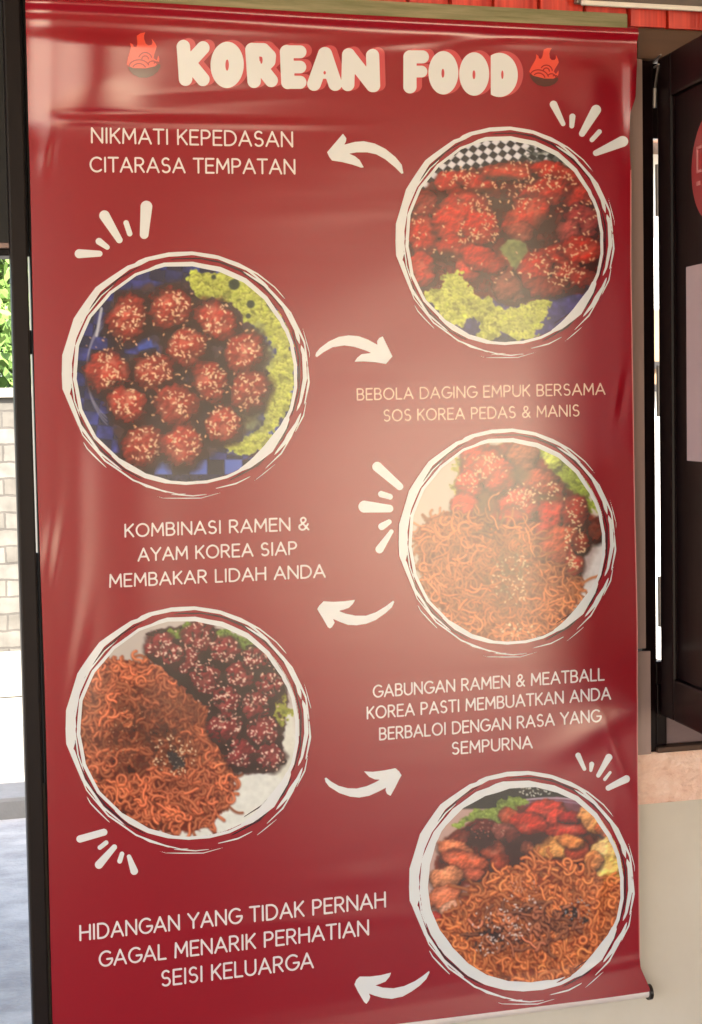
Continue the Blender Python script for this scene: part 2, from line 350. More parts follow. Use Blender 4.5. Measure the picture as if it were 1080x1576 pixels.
# door frame on the left
def vbox(mb, xa, xb, yref, y0, y1, z0, z1, bev=.002):
    mb.box((X_(xa, yref), y0, z0), (X_(xb, yref), y1, z1), bev)
df = empty('door_frame', (X_(25, 700), 0, 0)); tag(df, 'dark wooden door frame with a black transom, left of the banner', 'door frame')
def dpart(mb, name, m):
    o = mb.build(name, m); o.parent = df; o.matrix_parent_inverse = Matrix.Translation(-Vector(df.location)); return o
mb = MB(); vbox(mb, 24.2, 50.5, 800, -.035, -.012, 0, 2.44, .003); dpart(mb, 'jamb', M['wood'])
mb = MB(); vbox(mb, 56.2, 90, 800, -.010, .001, 0, 2.44, .001); dpart(mb, 'inner_stop', M['wood'])
mb = MB(); vbox(mb, 51.4, 56, 800, -.0125, .0, 0, Z_(62, 1205), .001); dpart(mb, 'grey_strip', M['strip'])
mb = MB()
vbox(mb, 44, 60, 800, .004, .014, Z_(46, 394), 2.44, 0); vbox(mb, 44, 60, 800, .004, .014, 0, Z_(52, 852), 0); vbox(mb, 44, 60, 800, .004, .014, Z_(50, 545), Z_(50, 508), 0)  # black strips added to block daylight, leaving only the bright slit
dpart(mb, 'gap_filler', M['black'])
zt0 = Z_(8, 386, -.02); xa = -1.05; xb = X_(24, 800) + .008
mb = MB(); mb.box((xa, -.0115, zt0 - .006), (xb, .05, zt0 + .004), .002); dpart(mb, 'transom_bar', M['wood'])
mb = MB(); mb.box((xa, -.0118, zt0 + .0045), (xb, .0, zt0 + .012), .001); dpart(mb, 'transom_strip', M['casing'])
mb = MB(); mb.box((xa, -.0105, zt0 + .0125), (xb, .03, 2.44)); dpart(mb, 'transom_panel', M['black'])
mb = MB(); mb.box((xa, -.035, 0), (xa + .06, .06, zt0 - .007), .003); dpart(mb, 'jamb', M['wood'])

# olive plank behind the banner's top edge
a0 = PX(120, -14, -.012); a1 = PX(962, 45, -.012)
tag(MB().box((a0.x, -.022, Z_(700, 40, -.012)), (a1.x, -.0005 - .012, Z_(700, 9, -.012)), .003).build('wooden_plank', M['plank']),
    'weathered olive wooden plank showing above the top edge of the banner', 'plank')

# ------------------------------------------------------------------ the banner
YS = -.032
def SMO(a, b, x):
    t = np.clip((x - a) / (b - a), 0, 1); return t * t * (3 - 2 * t)
def G(x, s): return np.exp(-(x / s) ** 2)
def vnoise(shape, cell, seed):
    r = np.random.default_rng(seed); H, W = shape
    ch, cw = (cell, cell) if np.isscalar(cell) else cell
    gy, gx = int(H / ch) + 3, int(W / cw) + 3; gr = r.random((gy, gx))
    yy = np.arange(H) / ch; xx = np.arange(W) / cw; y0 = yy.astype(int); x0 = xx.astype(int); fy = (yy - y0)[:, None]; fx = (xx - x0)[None]
    fy = fy * fy * (3 - 2 * fy); fx = fx * fx * (3 - 2 * fx)
    a = gr[y0][:, x0]; b = gr[y0][:, x0 + 1]; c = gr[y0 + 1][:, x0]; d = gr[y0 + 1][:, x0 + 1]
    return (a * (1 - fx) + b * fx) * (1 - fy) + (c * (1 - fx) + d * fx) * fy
def fbm(shape, cell, seed, oct=4):
    o = 0; amp = 1; t = 0
    for i in range(oct):
        c = max(cell / 2 ** i, 1.01); o = o + amp * vnoise(shape, c, seed + i); t += amp; amp *= .5
    return o / t
def ytop(x): return -2 + (x - 37) * .050
def disp(x, y):
    """relief of the hanging sheet in metres towards the room, over the artwork's own layout (1 unit is about 1 mm)"""
    e = y - ytop(x)
    d = 7 * G(e - 7, 9) + 1.6 * G(e - 33 + .004 * (x - 40), 7) * (SMO(620, 200, x) + .5 * SMO(650, 800, x))
    d += 8 * G(x - 150, 62) * SMO(232, 140, y + (x - 60) * .2) * SMO(40, 70, e)                       # puffed corner, upper left
    d += 11 * np.clip((188 - y) / 128, 0, 1) ** 1.15 * SMO(560, 170, x)
    d += -3 * SMO(80, 40, x) * SMO(240, 190, y)
    d += 1.5 * G(y - 187 - .012 * (x - 80), 6) * SMO(60, 110, x) * SMO(620, 260, x)          # cross folds
    d += -.9 * G(y - 174 - .010 * (x - 80), 4) * SMO(70, 100, x) * SMO(480, 200, x)
    d += 1.6 * G(x - 205 - .0 * y, 62) * SMO(560, 740, y) * SMO(1300, 1000, y)                         # long upright fold, left
    d += -1.1 * G(x - 118, 26) * SMO(560, 740, y) * SMO(1250, 1000, y)
    d += .00022 * np.maximum(x - 840, 0) ** 2 * SMO(1150, 900, y) - .0003 * np.maximum(x - 880, 0) ** 2 * SMO(950, 1150, y)
    d += 4.5 * G(x - 905 - .15 * (y - 95), 26) * SMO(48, 70, e) * SMO(230, 110, y)           # upper right pucker
    d += 6 * G(x - 968, 9) * SMO(260, 150, y) * SMO(30, 60, e)                            # curled side edge
    q = (x - 925) * .50 + (y - 1118) * .866; r = (x - 925) * .866 - (y - 1118) * .5
    d += 2.4 * G(q, 22) * G(r, 75) + 2.0 * G((x - 950) * .94 - (y - 1165) * .35, 9) * G(y - 1165, 55)
    for cx, cy, sx, sy, am in ((957, 612, 6, 34, -1.6), (949, 604, 5, 26, 1.2), (70, 240, 8, 26, .8), (80, 236, 5, 20, -.5), (76, 836, 9, 40, .7), (88, 860, 7, 55, -.5), (120, 1010, 14, 90, .9), (640, 66, 70, 7, 1.2), (740, 62, 60, 6, -1.0), (350, 158, 120, 6, .3), (300, 142, 100, 4, -.4), (500, 330, 160, 14, .2), (690, 300, 120, 10, .12), (930, 1330, 10, 70, .9), (420, 1420, 200, 12, .5), (560, 1350, 60, 16, .4)):
        d += am * G(x - cx + .15 * (y - cy) * (sy > sx), sx) * G(y - cy + .06 * (x - cx) * (sx > sy), sy)
    yc = 1478 + (985 - x) * .158
    d += .9 * G(y - yc, 7) * (.5 + .5 * SMO(860, 920, x)) + .09 * np.maximum(y - yc, 0)
    d += .5 * np.sin(x / 170 + y / 310) + .30 * np.sin(y / 120 + 1.3 * np.sin(x / 260)) + .16 * np.sin(y / 31 + np.sin(x / 90) * 1.5) * SMO(900, 500, y)
    return d * .001
def to3d(x, y, lift=0.0):
    X, Z = sheet_xz(x, y, YS)
    return np.stack([X, YS - disp(x, y) - lift, Z], -1)
def xl(y): return 37 + (y + 2) * .02862 - 3.2 * G(y - 150, 70) * 0 + 1.2 * np.sin(y / 140)
def xr(y):
    b = np.interp(y, [-5, 40, 90, 150, 175, 215, 260, 420, 600, 800, 980, 1150, 1300, 1478, 1490, 1526, 1560],
                  [978, 978, 978, 975, 966, 966, 969, 969, 972, 975, 979, 982, 984, 986, 987, 1002, 1004])
    return b
def ybot(x): return 1526 + (1003 - x) * .128

ban = empty('banner'); tag(ban, 'tall crimson vinyl food banner with round dish photos, hung on the wall', 'banner')
nu, nv = 260, 430
uu, vv = np.meshgrid(np.linspace(0, 1, nu), np.linspace(0, 1, nv))
vv2 = vv + 0
yl_, yr_ = -2 + (1642) * vv2, 45 + (1526 - 45) * vv2
yy = yl_ + (yr_ - yl_) * uu
xx = xl(yy) + (xr(yy) - xl(yy)) * uu
P3 = to3d(xx, yy).reshape(-1, 3)
idx = np.arange(nu * nv).reshape(nv, nu)
F = np.stack([idx[:-1, :-1], idx[1:, :-1], idx[1:, 1:], idx[:-1, 1:]], -1).reshape(-1, 4)
sheet = mesh_obj('sheet', P3.tolist(), F.tolist(), M['red'], ban, True)
ye = np.linspace(262, 1476, 300); e0, e1 = to3d(xr(ye) - .9, ye, .0004), to3d(xr(ye) + .5, ye, .0004)
mesh_obj('cut_edge', np.concatenate([e0, e1]).tolist(), [(i, i + 1, 301 + i, 300 + i) for i in range(299)], M['edge'], sheet, True)
# rod in the bottom pocket with black end caps
ra = to3d(np.array([78.]), np.array([1646. + 4]))[0]; rb = to3d(np.array([1000.]), np.array([1526. + 4]))[0]
ra, rb = Vector(ra) + Vector((0, .010, 0)), Vector(rb) + Vector((0, .010, 0))
rod = MB().tube(ra, rb, .0085, 24).build('rod', M['pipe'], ban, True)
dv = (rb - ra).normalized()
for q0, q1 in ((rb, rb + dv * .006), (ra - dv * .006, ra)): MB().tube(q0, q1, .0125, 24).build('end_cap', M['capm'], rod, True)

# --- filled contour of a signed distance field, laid on the sheet
def contour(name, Fd, x0, y0, step, m, parent, lift):
    ny, nx = Fd.shape; neg = Fd < 0
    q = neg[:-1, :-1].astype(int) + neg[1:, :-1] + neg[1:, 1:] + neg[:-1, 1:]
    pts, key, faces = [], {}, []
    def gv(j, i):
        k = (j, i)
        if k not in key: key[k] = len(pts); pts.append((x0 + i * step, y0 + j * step))
        return key[k]
    def ev(j0, i0, j1, i1):
        k = (j0, i0, j1, i1) if (j0, i0) < (j1, i1) else (j1, i1, j0, i0)
        if k not in key:
            a, b = Fd[k[0], k[1]], Fd[k[2], k[3]]; t = a / (a - b)
            key[k] = len(pts); pts.append((x0 + (k[1] + (k[3] - k[1]) * t) * step, y0 + (k[0] + (k[2] - k[0]) * t) * step))
        return key[k]
    for j, i in zip(*np.nonzero(q > 0)):
        j, i = int(j), int(i)
        c = ((j, i), (j + 1, i), (j + 1, i + 1), (j, i + 1))
        if q[j, i] == 4: faces.append([gv(*k) for k in c]); continue
        f = []
        for k in range(4):
            a, b = c[k], c[(k + 1) % 4]
            if neg[a]: f.append(gv(*a))
            if neg[a] != neg[b]: f.append(ev(*a, *b))
        if len(set(f)) >= 3: faces.append(f)
    P = np.array(pts)
    return mesh_obj(name, to3d(P[:, 0], P[:, 1], lift).tolist(), faces, m, parent, True)
def grid(x0, y0, x1, y1, step):
    return np.meshgrid(np.arange(x0, x1 + step, step), np.arange(y0, y1 + step, step))
def seg_d(gx, gy, a, b, r0=0, r1=None):
    r1 = r0 if r1 is None else r1
    dx, dy = b[0] - a[0], b[1] - a[1]; L2 = dx * dx + dy * dy + 1e-9
    t = np.clip(((gx - a[0]) * dx + (gy - a[1]) * dy) / L2, 0, 1)
    return np.hypot(gx - a[0] - t * dx, gy - a[1] - t * dy) - (r0 + (r1 - r0) * t)
def poly_d(gx, gy, P):
    n = len(P); d = np.full(gx.shape, 1e9); ins = np.zeros(gx.shape, bool)
    for k in range(n):
        a, b = P[k], P[(k + 1) % n]
        d = np.minimum(d, seg_d(gx, gy, a, b))
        if a[1] != b[1]:
            c = (a[1] > gy) != (b[1] > gy)
            ins ^= c & (gx < (b[0] - a[0]) * (gy - a[1]) / (b[1] - a[1]) + a[0])
    return np.where(ins, -d, d)

# --- monoline capitals: strokes in a box of height 1 (y up)
def arc(cx, cy, rx, ry, a0, a1, n=12):
    return [(cx + rx * math.cos(math.radians(a0 + (a1 - a0) * k / n)), cy + ry * math.sin(math.radians(a0 + (a1 - a0) * k / n))) for k in range(n + 1)]
GL = {
 'A': (.80, [[(0.02, 0), (.40, 1), (.78, 0)], [(.15, .33), (.65, .33)]]),
 'B': (.62, [[(.04, 0), (.04, 1)], [(.04, 1), (.30, 1)] + arc(.32, .76, .22, .24, 90, -90) + [(.04, .52)], [(.30, .52)] + arc(.34, .26, .25, .26, 90, -90) + [(.04, 0)]]),
 'C': (.78, [arc(.46, .5, .42, .5, 48, 312, 22)]),
 'D': (.76, [[(.04, 0), (.04, 1), (.28, 1)] + arc(.28, .5, .45, .5, 90, -90, 16) + [(.04, 0)]]),
 'E': (.56, [[(.54, 1), (.04, 1), (.04, 0), (.54, 0)], [(.04, .52), (.48, .52)]]),
 'F': (.54, [[(.52, 1), (.04, 1), (.04, 0)], [(.04, .5), (.46, .5)]]),
 'G': (.82, [arc(.45, .5, .42, .5, 50, 345, 22) + [(.86 - .01, .46), (.52, .46)]]),
 'H': (.72, [[(.04, 0), (.04, 1)], [(.68, 0), (.68, 1)], [(.04, .52), (.68, .52)]]),
 'I': (.14, [[(.07, 0), (.07, 1)]]),
 'K': (.62, [[(.04, 0), (.04, 1)], [(.58, 1), (.06, .42)], [(.22, .58), (.60, 0)]]),
 'L': (.52, [[(.04, 1), (.04, 0), (.50, 0)]]),
 'M': (.86, [[(.04, 0), (.08, 1), (.43, .28), (.78, 1), (.82, 0)]]),
 'N': (.74, [[(.04, 0), (.04, 1), (.70, 0), (.70, 1)]]),
 'O': (.92, [arc(.46, .5, .42, .5, 0, 360, 28)]),
 'P': (.60, [[(.04, 0), (.04, 1), (.30, 1)] + arc(.30, .73, .26, .27, 90, -90) + [(.04, .46)]]),
 'R': (.64, [[(.04, 0), (.04, 1), (.30, 1)] + arc(.30, .74, .26, .26, 90, -90) + [(.04, .48)], [(.30, .48), (.60, 0)]]),
 'S': (.60, [arc(.30, .745, .23, .255, 40, 250, 14) + arc(.30, .26, .25, .26, 80, -145, 14)]),
 'T': (.62, [[(0, 1), (.62, 1)], [(.31, 1), (.31, 0)]]),
 'U': (.72, [[(.04, 1), (.04, .34)] + arc(.36, .34, .32, .34, 180, 360, 14) + [(.68, 1)]]),
 'Y': (.68, [[(0, 1), (.34, .48), (.68, 1)], [(.34, .48), (.34, 0)]]),
 '&': (.72, [[(.70, .0), (.22, .62)] + arc(.34, .80, .17, .19, 205, -40, 12) + [(.16, .40)] + arc(.28, .24, .23, .24, 140, 330, 12) + [(.66, .46)]]),
}
def caption(lines, hw, m, label, step=.8):
    allp = [c for l in lines for c in (l[1], l[2])]
    x0 = min(p[0] for p in allp) - 6; x1 = max(p[0] for p in allp) + 6
    y0 = min(p[1] for p in allp) - 32; y1 = max(p[1] for p in allp) + 6
    gx, gy = grid(x0, y0, x1, y1, step); Fd = np.full(gx.shape, 50.)
    for txt, A, B, cap in lines:
        sp, wsp = .155, .42
        wd = 0
        for ch in txt: wd += (wsp if ch == ' ' else GL[ch][0] + sp)
        wd -= sp
        L = math.hypot(B[0] - A[0], B[1] - A[1]); ux, uy = (B[0] - A[0]) / L, (B[1] - A[1]) / L
        ks = L / wd; cur = 0
        upx, upy = -.012 * cap, -cap
        for ch in txt:
            if ch == ' ': cur += wsp; continue
            for st in GL[ch][1]:
                pts = [(A[0] + (cur + q[0]) * ks * ux + q[1] * upx, A[1] + (cur + q[0]) * ks * uy + q[1] * upy) for q in st]
                for a, b in zip(pts, pts[1:]):
                    i0 = max(int((min(a[0], b[0]) - 5 - x0) / step), 0); i1 = int((max(a[0], b[0]) + 5 - x0) / step) + 1
                    j0 = max(int((min(a[1], b[1]) - 5 - y0) / step), 0); j1 = int((max(a[1], b[1]) + 5 - y0) / step) + 1
                    s = np.s_[j0:j1, i0:i1]
                    Fd[s] = np.minimum(Fd[s], seg_d(gx[s], gy[s], a, b) - hw)
            cur += GL[ch][0] + sp
    o = contour('caption', Fd, x0, y0, step, m, ban, .0007); o['label'] = label; return o
caption([('NIKMATI KEPEDASAN', (140, 219.5), (450.5, 225.7), 22), ('CITARASA TEMPATAN', (138, 264), (454, 267.5), 21.5)], 1.4, M['text'], 'two line caption beside the topmost arrow')
caption([('BEBOLA DAGING EMPUK BERSAMA', (549, 615.5), (930, 606.8), 16.8), ('SOS KOREA PEDAS & MANIS', (590, 648), (891, 640), 16.8)], 1.05, M['texto'], 'thin two line peach caption between the two right hand dishes')
caption([('KOMBINASI RAMEN &', (191.5, 826), (475, 815), 18.8), ('AYAM KOREA SIAP', (212, 863), (456.5, 852.7), 18.8), ('MEMBAKAR LIDAH ANDA', (168, 903.3), (500, 887.8), 18.8)], 1.35, M['text'], 'three line caption between the two left hand dishes')
caption([('GABUNGAN RAMEN & MEATBALL', (574, 1073), (929, 1046), 17.6), ('KOREA PASTI MEMBUATKAN ANDA', (564.5, 1106), (939, 1075.5), 17.6), ('BERBALOI DENGAN RASA YANG', (583.5, 1138.4), (923, 1109.6), 17.6), ('SEMPURNA', (695, 1160.6), (818.5, 1150.5), 17.6)], 1.25, M['text'], 'four line caption above the lowest dish')
caption([('HIDANGAN YANG TIDAK PERNAH', (122.5, 1447), (593, 1395), 22), ('GAGAL MENARIK PERHATIAN', (152.5, 1487.3), (567, 1437.8), 22), ('SEISI KELUARGA', (248, 1517.3), (481.5, 1488.3), 22.5)], 1.5, M['text'], 'three line caption at the foot of the banner')

# --- heading in fat rounded capitals
def heading_field(gx, gy):
    D = np.full(gx.shape, 99.)
    def S1(cx, cy): return (180 + cx / 2.571, 40 + cy / 2.571)
    def S2(cx, cy): return (580 + cx / 2.7, 50 + cy / 2.7)
    def st(T, pts, r):
        nonlocal D
        q = [T(*p) for p in pts]
        for a, b in zip(q, q[1:]): D = np.minimum(D, seg_d(gx, gy, a, b) - r)
    def el(T, c, rx, ry, k):
        q = T(*c); a, b = rx / k, ry / k
        return (np.hypot((gx - q[0]) / a, (gy - q[1]) / b) - 1) * min(a, b)
    st(S1, [(257, 88), (268, 213)], 10.4); st(S1, [(335, 92), (282, 150), (337, 214)], 10.2)
    D = np.minimum(D, el(S1, (432, 157), 66, 90, 2.571)); D = np.maximum(D, -el(S1, (432, 158), 7, 22, 2.571))
    st(S1, [(530, 97), (540, 220)], 10.4); st(S1, [(532, 97), (575, 97), (600, 122), (598, 142), (570, 170), (608, 217)], 10.2)
    D = np.maximum(D, -el(S1, (568, 138), 5, 14, 2.571))
    st(S1, [(668, 104), (674, 224)], 10.4); st(S1, [(668, 104), (722, 104)], 9.8); st(S1, [(672, 164), (722, 164)], 9.6); st(S1, [(674, 224), (722, 224)], 10)
    st(S1, [(820, 112), (778, 230)], 10.6); st(S1, [(822, 112), (862, 230)], 10.6); st(S1, [(800, 188), (846, 190)], 8)
    D = np.maximum(D, -el(S1, (820, 186), 5, 7, 2.571))
    st(S1, [(915, 115), (912, 232)], 10.2); st(S1, [(916, 117), (1010, 236)], 10.2); st(S1, [(1010, 118), (1014, 236)], 10.2)
    st(S2, [(136, 102), (136, 226)], 10.2); st(S2, [(136, 102), (188, 102)], 10); st(S2, [(140, 163), (184, 163)], 9)
    D = np.minimum(D, el(S2, (275, 168), 62, 90, 2.7)); D = np.maximum(D, -el(S2, (273, 170), 6, 19, 2.7))
    D = np.minimum(D, el(S2, (403, 173), 62, 90, 2.7)); D = np.maximum(D, -el(S2, (402, 176), 6, 19, 2.7))
    dd = np.maximum(el(S2, (508, 177), 74, 89, 2.7), (580 + 474 / 2.7) - gx); D = np.minimum(D, dd - .8); D = np.maximum(D, -el(S2, (520, 176), 5, 18, 2.7))
    return D
x0, y0, x1, y1 = 262, 55, 812, 152
gx, gy = grid(x0, y0, x1, y1, .8)
hd = contour('heading', heading_field(gx, gy), x0, y0, .8, M['white'], ban, .0013)
sh = np.minimum.reduce([heading_field(gx - k, gy + k * .28) - .6 for k in (2, 4.5, 7, 8)])
contour('heading_shadow', sh, x0, y0, .8, M['pink'], hd, .0008)

# --- arrows
AR = [
 ((490, 190, 7.2), [(97,320),(270,118),(305,165),(300,200),(280,240),(400,208),(500,200),(620,225),(740,285),(850,375),(920,460),(937,550),(920,555),(850,485),(740,395),(640,340),(540,318),(420,318),(330,335),(400,365),(450,405),(497,485),(470,487),(380,455),(260,425),(150,408),(120,370)]),
 ((470, 500, 7.2), [(110,345),(125,355),(200,300),(300,245),(430,225),(540,240),(650,275),(740,312),(620,328),(575,365),(548,405),(640,402),(780,412),(890,430),(960,350),(855,130),(820,145),(795,180),(800,225),(690,165),(590,128),(480,118),(370,135),(260,185),(160,260),(120,310)]),
 ((480, 910, 6.75), [(55,185),(75,150),(120,105),(220,112),(340,105),(442,92),(420,130),(380,170),(320,190),(268,203),(350,235),(450,255),(560,255),(660,220),(760,160),(840,100),(850,110),(825,165),(760,225),(660,295),(560,335),(460,350),(370,345),(290,315),(212,282),(232,325),(205,370),(185,383),(165,370),(110,275)]),
 ((490, 1170, 7.2), [(70,200),(85,195),(140,240),(220,285),(320,312),(420,315),(530,290),(620,250),(690,212),(620,208),(560,180),(508,125),(600,130),(720,115),(850,90),(890,125),(915,165),(890,210),(840,310),(795,390),(760,370),(745,335),(748,298),(660,345),(560,390),(450,410),(350,400),(230,360),(120,290),(80,240)]),
 ((530, 1480, 7.2), [(110,250),(130,200),(165,165),(280,165),(400,150),(510,122),(495,160),(450,215),(390,240),(330,260),(420,287),(540,295),(660,270),(780,215),(870,155),(932,105),(937,115),(900,190),(830,260),(740,325),(640,380),(520,405),(420,395),(330,370),(262,345),(280,385),(265,425),(238,460),(215,440),(150,330)]),
]
def fit_grid(P, pad, step):
    xs = [p[0] for p in P]; ys = [p[1] for p in P]
    return (min(xs) - pad, min(ys) - pad) + tuple(grid(min(xs) - pad, min(ys) - pad, max(xs) + pad, max(ys) + pad, step))
for (ox, oy, k), P in AR:
    P = [(ox + a / k, oy + b / k) for a, b in P]
    x0, y0, gx, gy = fit_grid(P, 4, .8)
    contour('arrow', poly_d(gx, gy, P) - .35, x0, y0, .8, M['white'], ban, .0007)

# --- accent ticks
AC = [
 ((100, 300, 7.2), [(155,652,50,380,652,33),(375,515,38,465,580,28),(435,230,58,600,500,36),(675,310,30,715,430,30),(900,130,65,875,440,48)]),
 ((830, 140, 7.2), [(155,150,42,260,365,26),(362,285,33,355,390,26),(615,215,55,468,475,34),(655,455,27,575,545,25),(905,565,60,620,690,33)]),
 ((540, 700, 9.85), [(395,180,75,735,480,55),(455,595,48,590,635,42),(200,785,90,580,815,58),(465,1085,55,575,1015,38),(430,1430,62,610,1160,32)]),
 ((100, 1260, 7.2), [(165,225,40,430,150,38),(385,320,25,455,265,25),(375,510,45,545,315,30),(605,470,27,630,390,25),(765,580,42,708,420,24)]),
 ((870, 1140, 9.0), [(170,200,38,260,390,26),(362,325,35,350,410,22),(600,230,48,455,480,30),(620,440,20,545,535,24),(845,530,52,595,655,38)]),
]
for (ox, oy, k), C in AC:
    P = [(ox + q[0] / k, oy + q[1] / k) for q in C] + [(ox + q[3] / k, oy + q[4] / k) for q in C]
    x0, y0, gx, gy = fit_grid(P, 12, .8)
    Fd = np.minimum.reduce([seg_d(gx, gy, (ox + q[0] / k, oy + q[1] / k), (ox + q[3] / k, oy + q[4] / k), q[2] / k, q[5] / k) for q in C])
    contour('accent_ticks', Fd, x0, y0, .8, M['white'], ban, .0007)

# --- flame and noodle bowl icons
FL = [(175,830),(190,720),(240,560),(255,470),(235,395),(290,420),(310,470),(370,480),(390,410),(380,240),(450,190),(550,165),(525,230),(525,300),(560,400),(620,440),(690,420),(710,370),(690,300),(760,390),(790,450),(765,540),(740,620),(730,690),(800,740),(830,640),(850,700),(845,770),(760,850),(560,900),(300,900)]
BO = [(195,880),(300,905),(560,905),(760,860),(872,790),(870,870),(820,960),(720,1040),(590,1085),(440,1085),(320,1030),(230,950)]
ARC = [arc(555, 720, 140, 140, 20, 160), arc(555, 720, 72, 72, 10, 170), arc(430, 900, 220, 170, 25, 165), arc(430, 910, 135, 105, 20, 160), arc(715, 850, 105, 100, 20, 150), arc(800, 830, 75, 60, 20, 140)]
ARC = [[(p[0], 2 * c - p[1]) for p in a] for a, c in zip(ARC, (720, 720, 900, 910, 850, 830))]
for (cx, cy, s, ang) in ((219, 88, 1.0, 0), (839.5, 104, .88, 14)):
    ca, sa = math.cos(math.radians(ang)), math.sin(math.radians(ang))
    T = lambda p: (cx + s * (ca * (p[0] - 525) - sa * (p[1] - 640)) / 13.5, cy + s * (sa * (p[0] - 525) + ca * (p[1] - 640)) / 13.5)
    P = [T(p) for p in FL]; x0, y0, gx, gy = fit_grid(P, 14, .6)
    fl = contour('flame_icon', poly_d(gx, gy, P) - .3, x0, y0, .6, M['flame'], ban, .0007)
    contour('bowl', poly_d(gx, gy, [T(p) for p in BO]) - .3, x0, y0, .6, M['bowl'], fl, .0010)
    Fd = np.full(gx.shape, 9.)
    for a in ARC:
        q = [T(p) for p in a]
        for u, v in zip(q, q[1:]): Fd = np.minimum(Fd, seg_d(gx, gy, u, v) - .95 * s)
    contour('noodle_lines', Fd, x0, y0, .6, M['darkred'], fl, .0013)

# ------------------------------------------------------------------ printed dish photographs (painted point by point on the sheet)
class Canvas:
    S = 2
    def __init__(s, x0, y0, x1, y1, base):
        s.x0, s.y0 = x0, y0; s.W, s.H = int((x1 - x0) * s.S), int((y1 - y0) * s.S)
        s.a = np.ones((s.H, s.W, 3)) * np.array(base) / 255.
        yy, xx = np.mgrid[0:s.H, 0:s.W]; s.X = x0 + (xx + .5) / s.S; s.Y = y0 + (yy + .5) / s.S
        s.n1 = fbm((s.H, s.W), 16 * s.S, 11); s.n2 = fbm((s.H, s.W), 7 * s.S, 21); s.n3 = fbm((s.H, s.W), 34 * s.S, 31)
    def win(s, x, y, r):
        i0 = max(int((x - r - s.x0) * s.S), 0); i1 = min(int((x + r - s.x0) * s.S) + 1, s.W)
        j0 = max(int((y - r - s.y0) * s.S), 0); j1 = min(int((y + r - s.y0) * s.S) + 1, s.H)
        return np.s_[j0:j1, i0:i1] if i1 > i0 and j1 > j0 else None
    def put(s, sl, al, col):
        col = np.asarray(col, float); s.a[sl] = s.a[sl] * (1 - al[..., None]) + col * al[..., None]
    def mask(s, m, col, var=.15, nz=None):
        nz = s.n2 if nz is None else nz
        c = np.array(col)[None, None] / 255. * (1 + var * 2 * (nz[..., None] - .5)); s.put(np.s_[:, :], np.clip(m, 0, 1), c)
    def poly(s, P, soft=2., warp=6.):
        d = poly_d(s.X + (s.n2 - .5) * warp * 2, s.Y + (s.n1 - .5) * warp * 2, P); return np.clip(.5 - d / soft, 0, 1)
    def blob(s, x, y, rx, ry, ang, col, gl=.5, rough=.35, soft=.12, seed=0, dark=.45):
        """a glazed, lumpy piece of food as the print shows it"""
        R = max(rx, ry) * 1.35; sl = s.win(x, y, R)
        if sl is None: return
        c, sn = math.cos(math.radians(ang)), math.sin(math.radians(ang))
        dx, dy = s.X[sl] - x, s.Y[sl] - y
        u, v = (c * dx + sn * dy) / rx, (-sn * dx + c * dy) / ry
        r = np.hypot(u, v) + (s.n1[sl] - .5) * rough * 1.3 + (s.n2[sl] - .5) * rough * .8
        al = np.clip((1 - r) / soft, 0, 1)
        r2 = np.hypot(u - (c * 1.0 + sn * 2.2) / rx, v - (-sn * 1.0 + c * 2.2) / ry) + (s.n1[sl] - .5) * rough * 1.3
        s.put(sl, np.clip((1.16 - r2) * 4, 0, 1) * .6, np.array(col) / 255. * .22)
        h = np.sqrt(np.clip(1 - r * r, 0, 1))
        lum = .34 + .72 * h - .34 * (dy / R) - .16 * (dx / R)
        n = s.n1[sl] * .7 + s.n2[sl] * .3; gy_, gx_ = np.gradient(s.n1[sl]); g2y, g2x = np.gradient(s.n2[sl]); lum = lum + np.clip((-gy_ - gx_ * .6) * 9 + (-g2y - g2x * .6) * 2.2, -.30, .42)
        lum = np.clip(lum, dark * .5, 1.35)
        colr = np.array(col)[None, None] / 255. * lum[..., None]
        hi = np.clip((n - .53) * 8, 0, 1) * np.clip(h - .30, 0, 1) * gl * 1.15 * np.clip(1 - dy / R, .2, 1.6)
        colr = colr * (1 - hi[..., None]) + hi[..., None] * (np.array(col) / 255. * .5 + np.array([.55, .42, .36]))
        s.put(sl, al, np.clip(colr, 0, 1))
        gt = np.clip((-g2y - .5 * g2x) * 9 - .35, 0, 1) * np.clip(h - .35, 0, 1) * gl * 1.6
        s.put(sl, al * np.clip(gt, 0, .75), np.clip(np.array(col) / 255. * .35 + np.array([.66, .52, .45]), 0, 1))
    def stroke(s, P, hw, col, al=1., soft=.6):
        P = np.asarray(P, float); c = P.mean(0); R = np.abs(P - c).max() + hw + 2; sl = s.win(c[0], c[1], R)
        if sl is None: return
        d = np.full(s.X[sl].shape, 99.)
        for a, b in zip(P, P[1:]): d = np.minimum(d, seg_d(s.X[sl], s.Y[sl], a, b))
        s.put(sl, np.clip((hw - d) / soft + .5, 0, 1) * al, np.array(col) / 255.)
    def seeds(s, x, y, rx, ry, n, rg, col=(238, 205, 160), l=3.2, hw=1.0):
        for _ in range(n):
            a = rg.uniform(0, 6.28); q = math.sqrt(rg.random()); px, py = x + rx * q * math.cos(a), y + ry * q * math.sin(a)
            t = rg.uniform(0, 3.14); ll = l * rg.uniform(.6, 1.15); k = rg.uniform(.9, 1.14)
            dx, dy = math.cos(t) * ll / 2, math.sin(t) * ll / 2
            s.stroke([(px - dx, py - dy + .5), (px + dx, py + dy + .5)], hw + .3, (60, 14, 10), .3)
            s.stroke([(px - dx, py - dy), (px + dx, py + dy)], hw * rg.uniform(.9, 1.3), [min(255, c * k) for c in col])
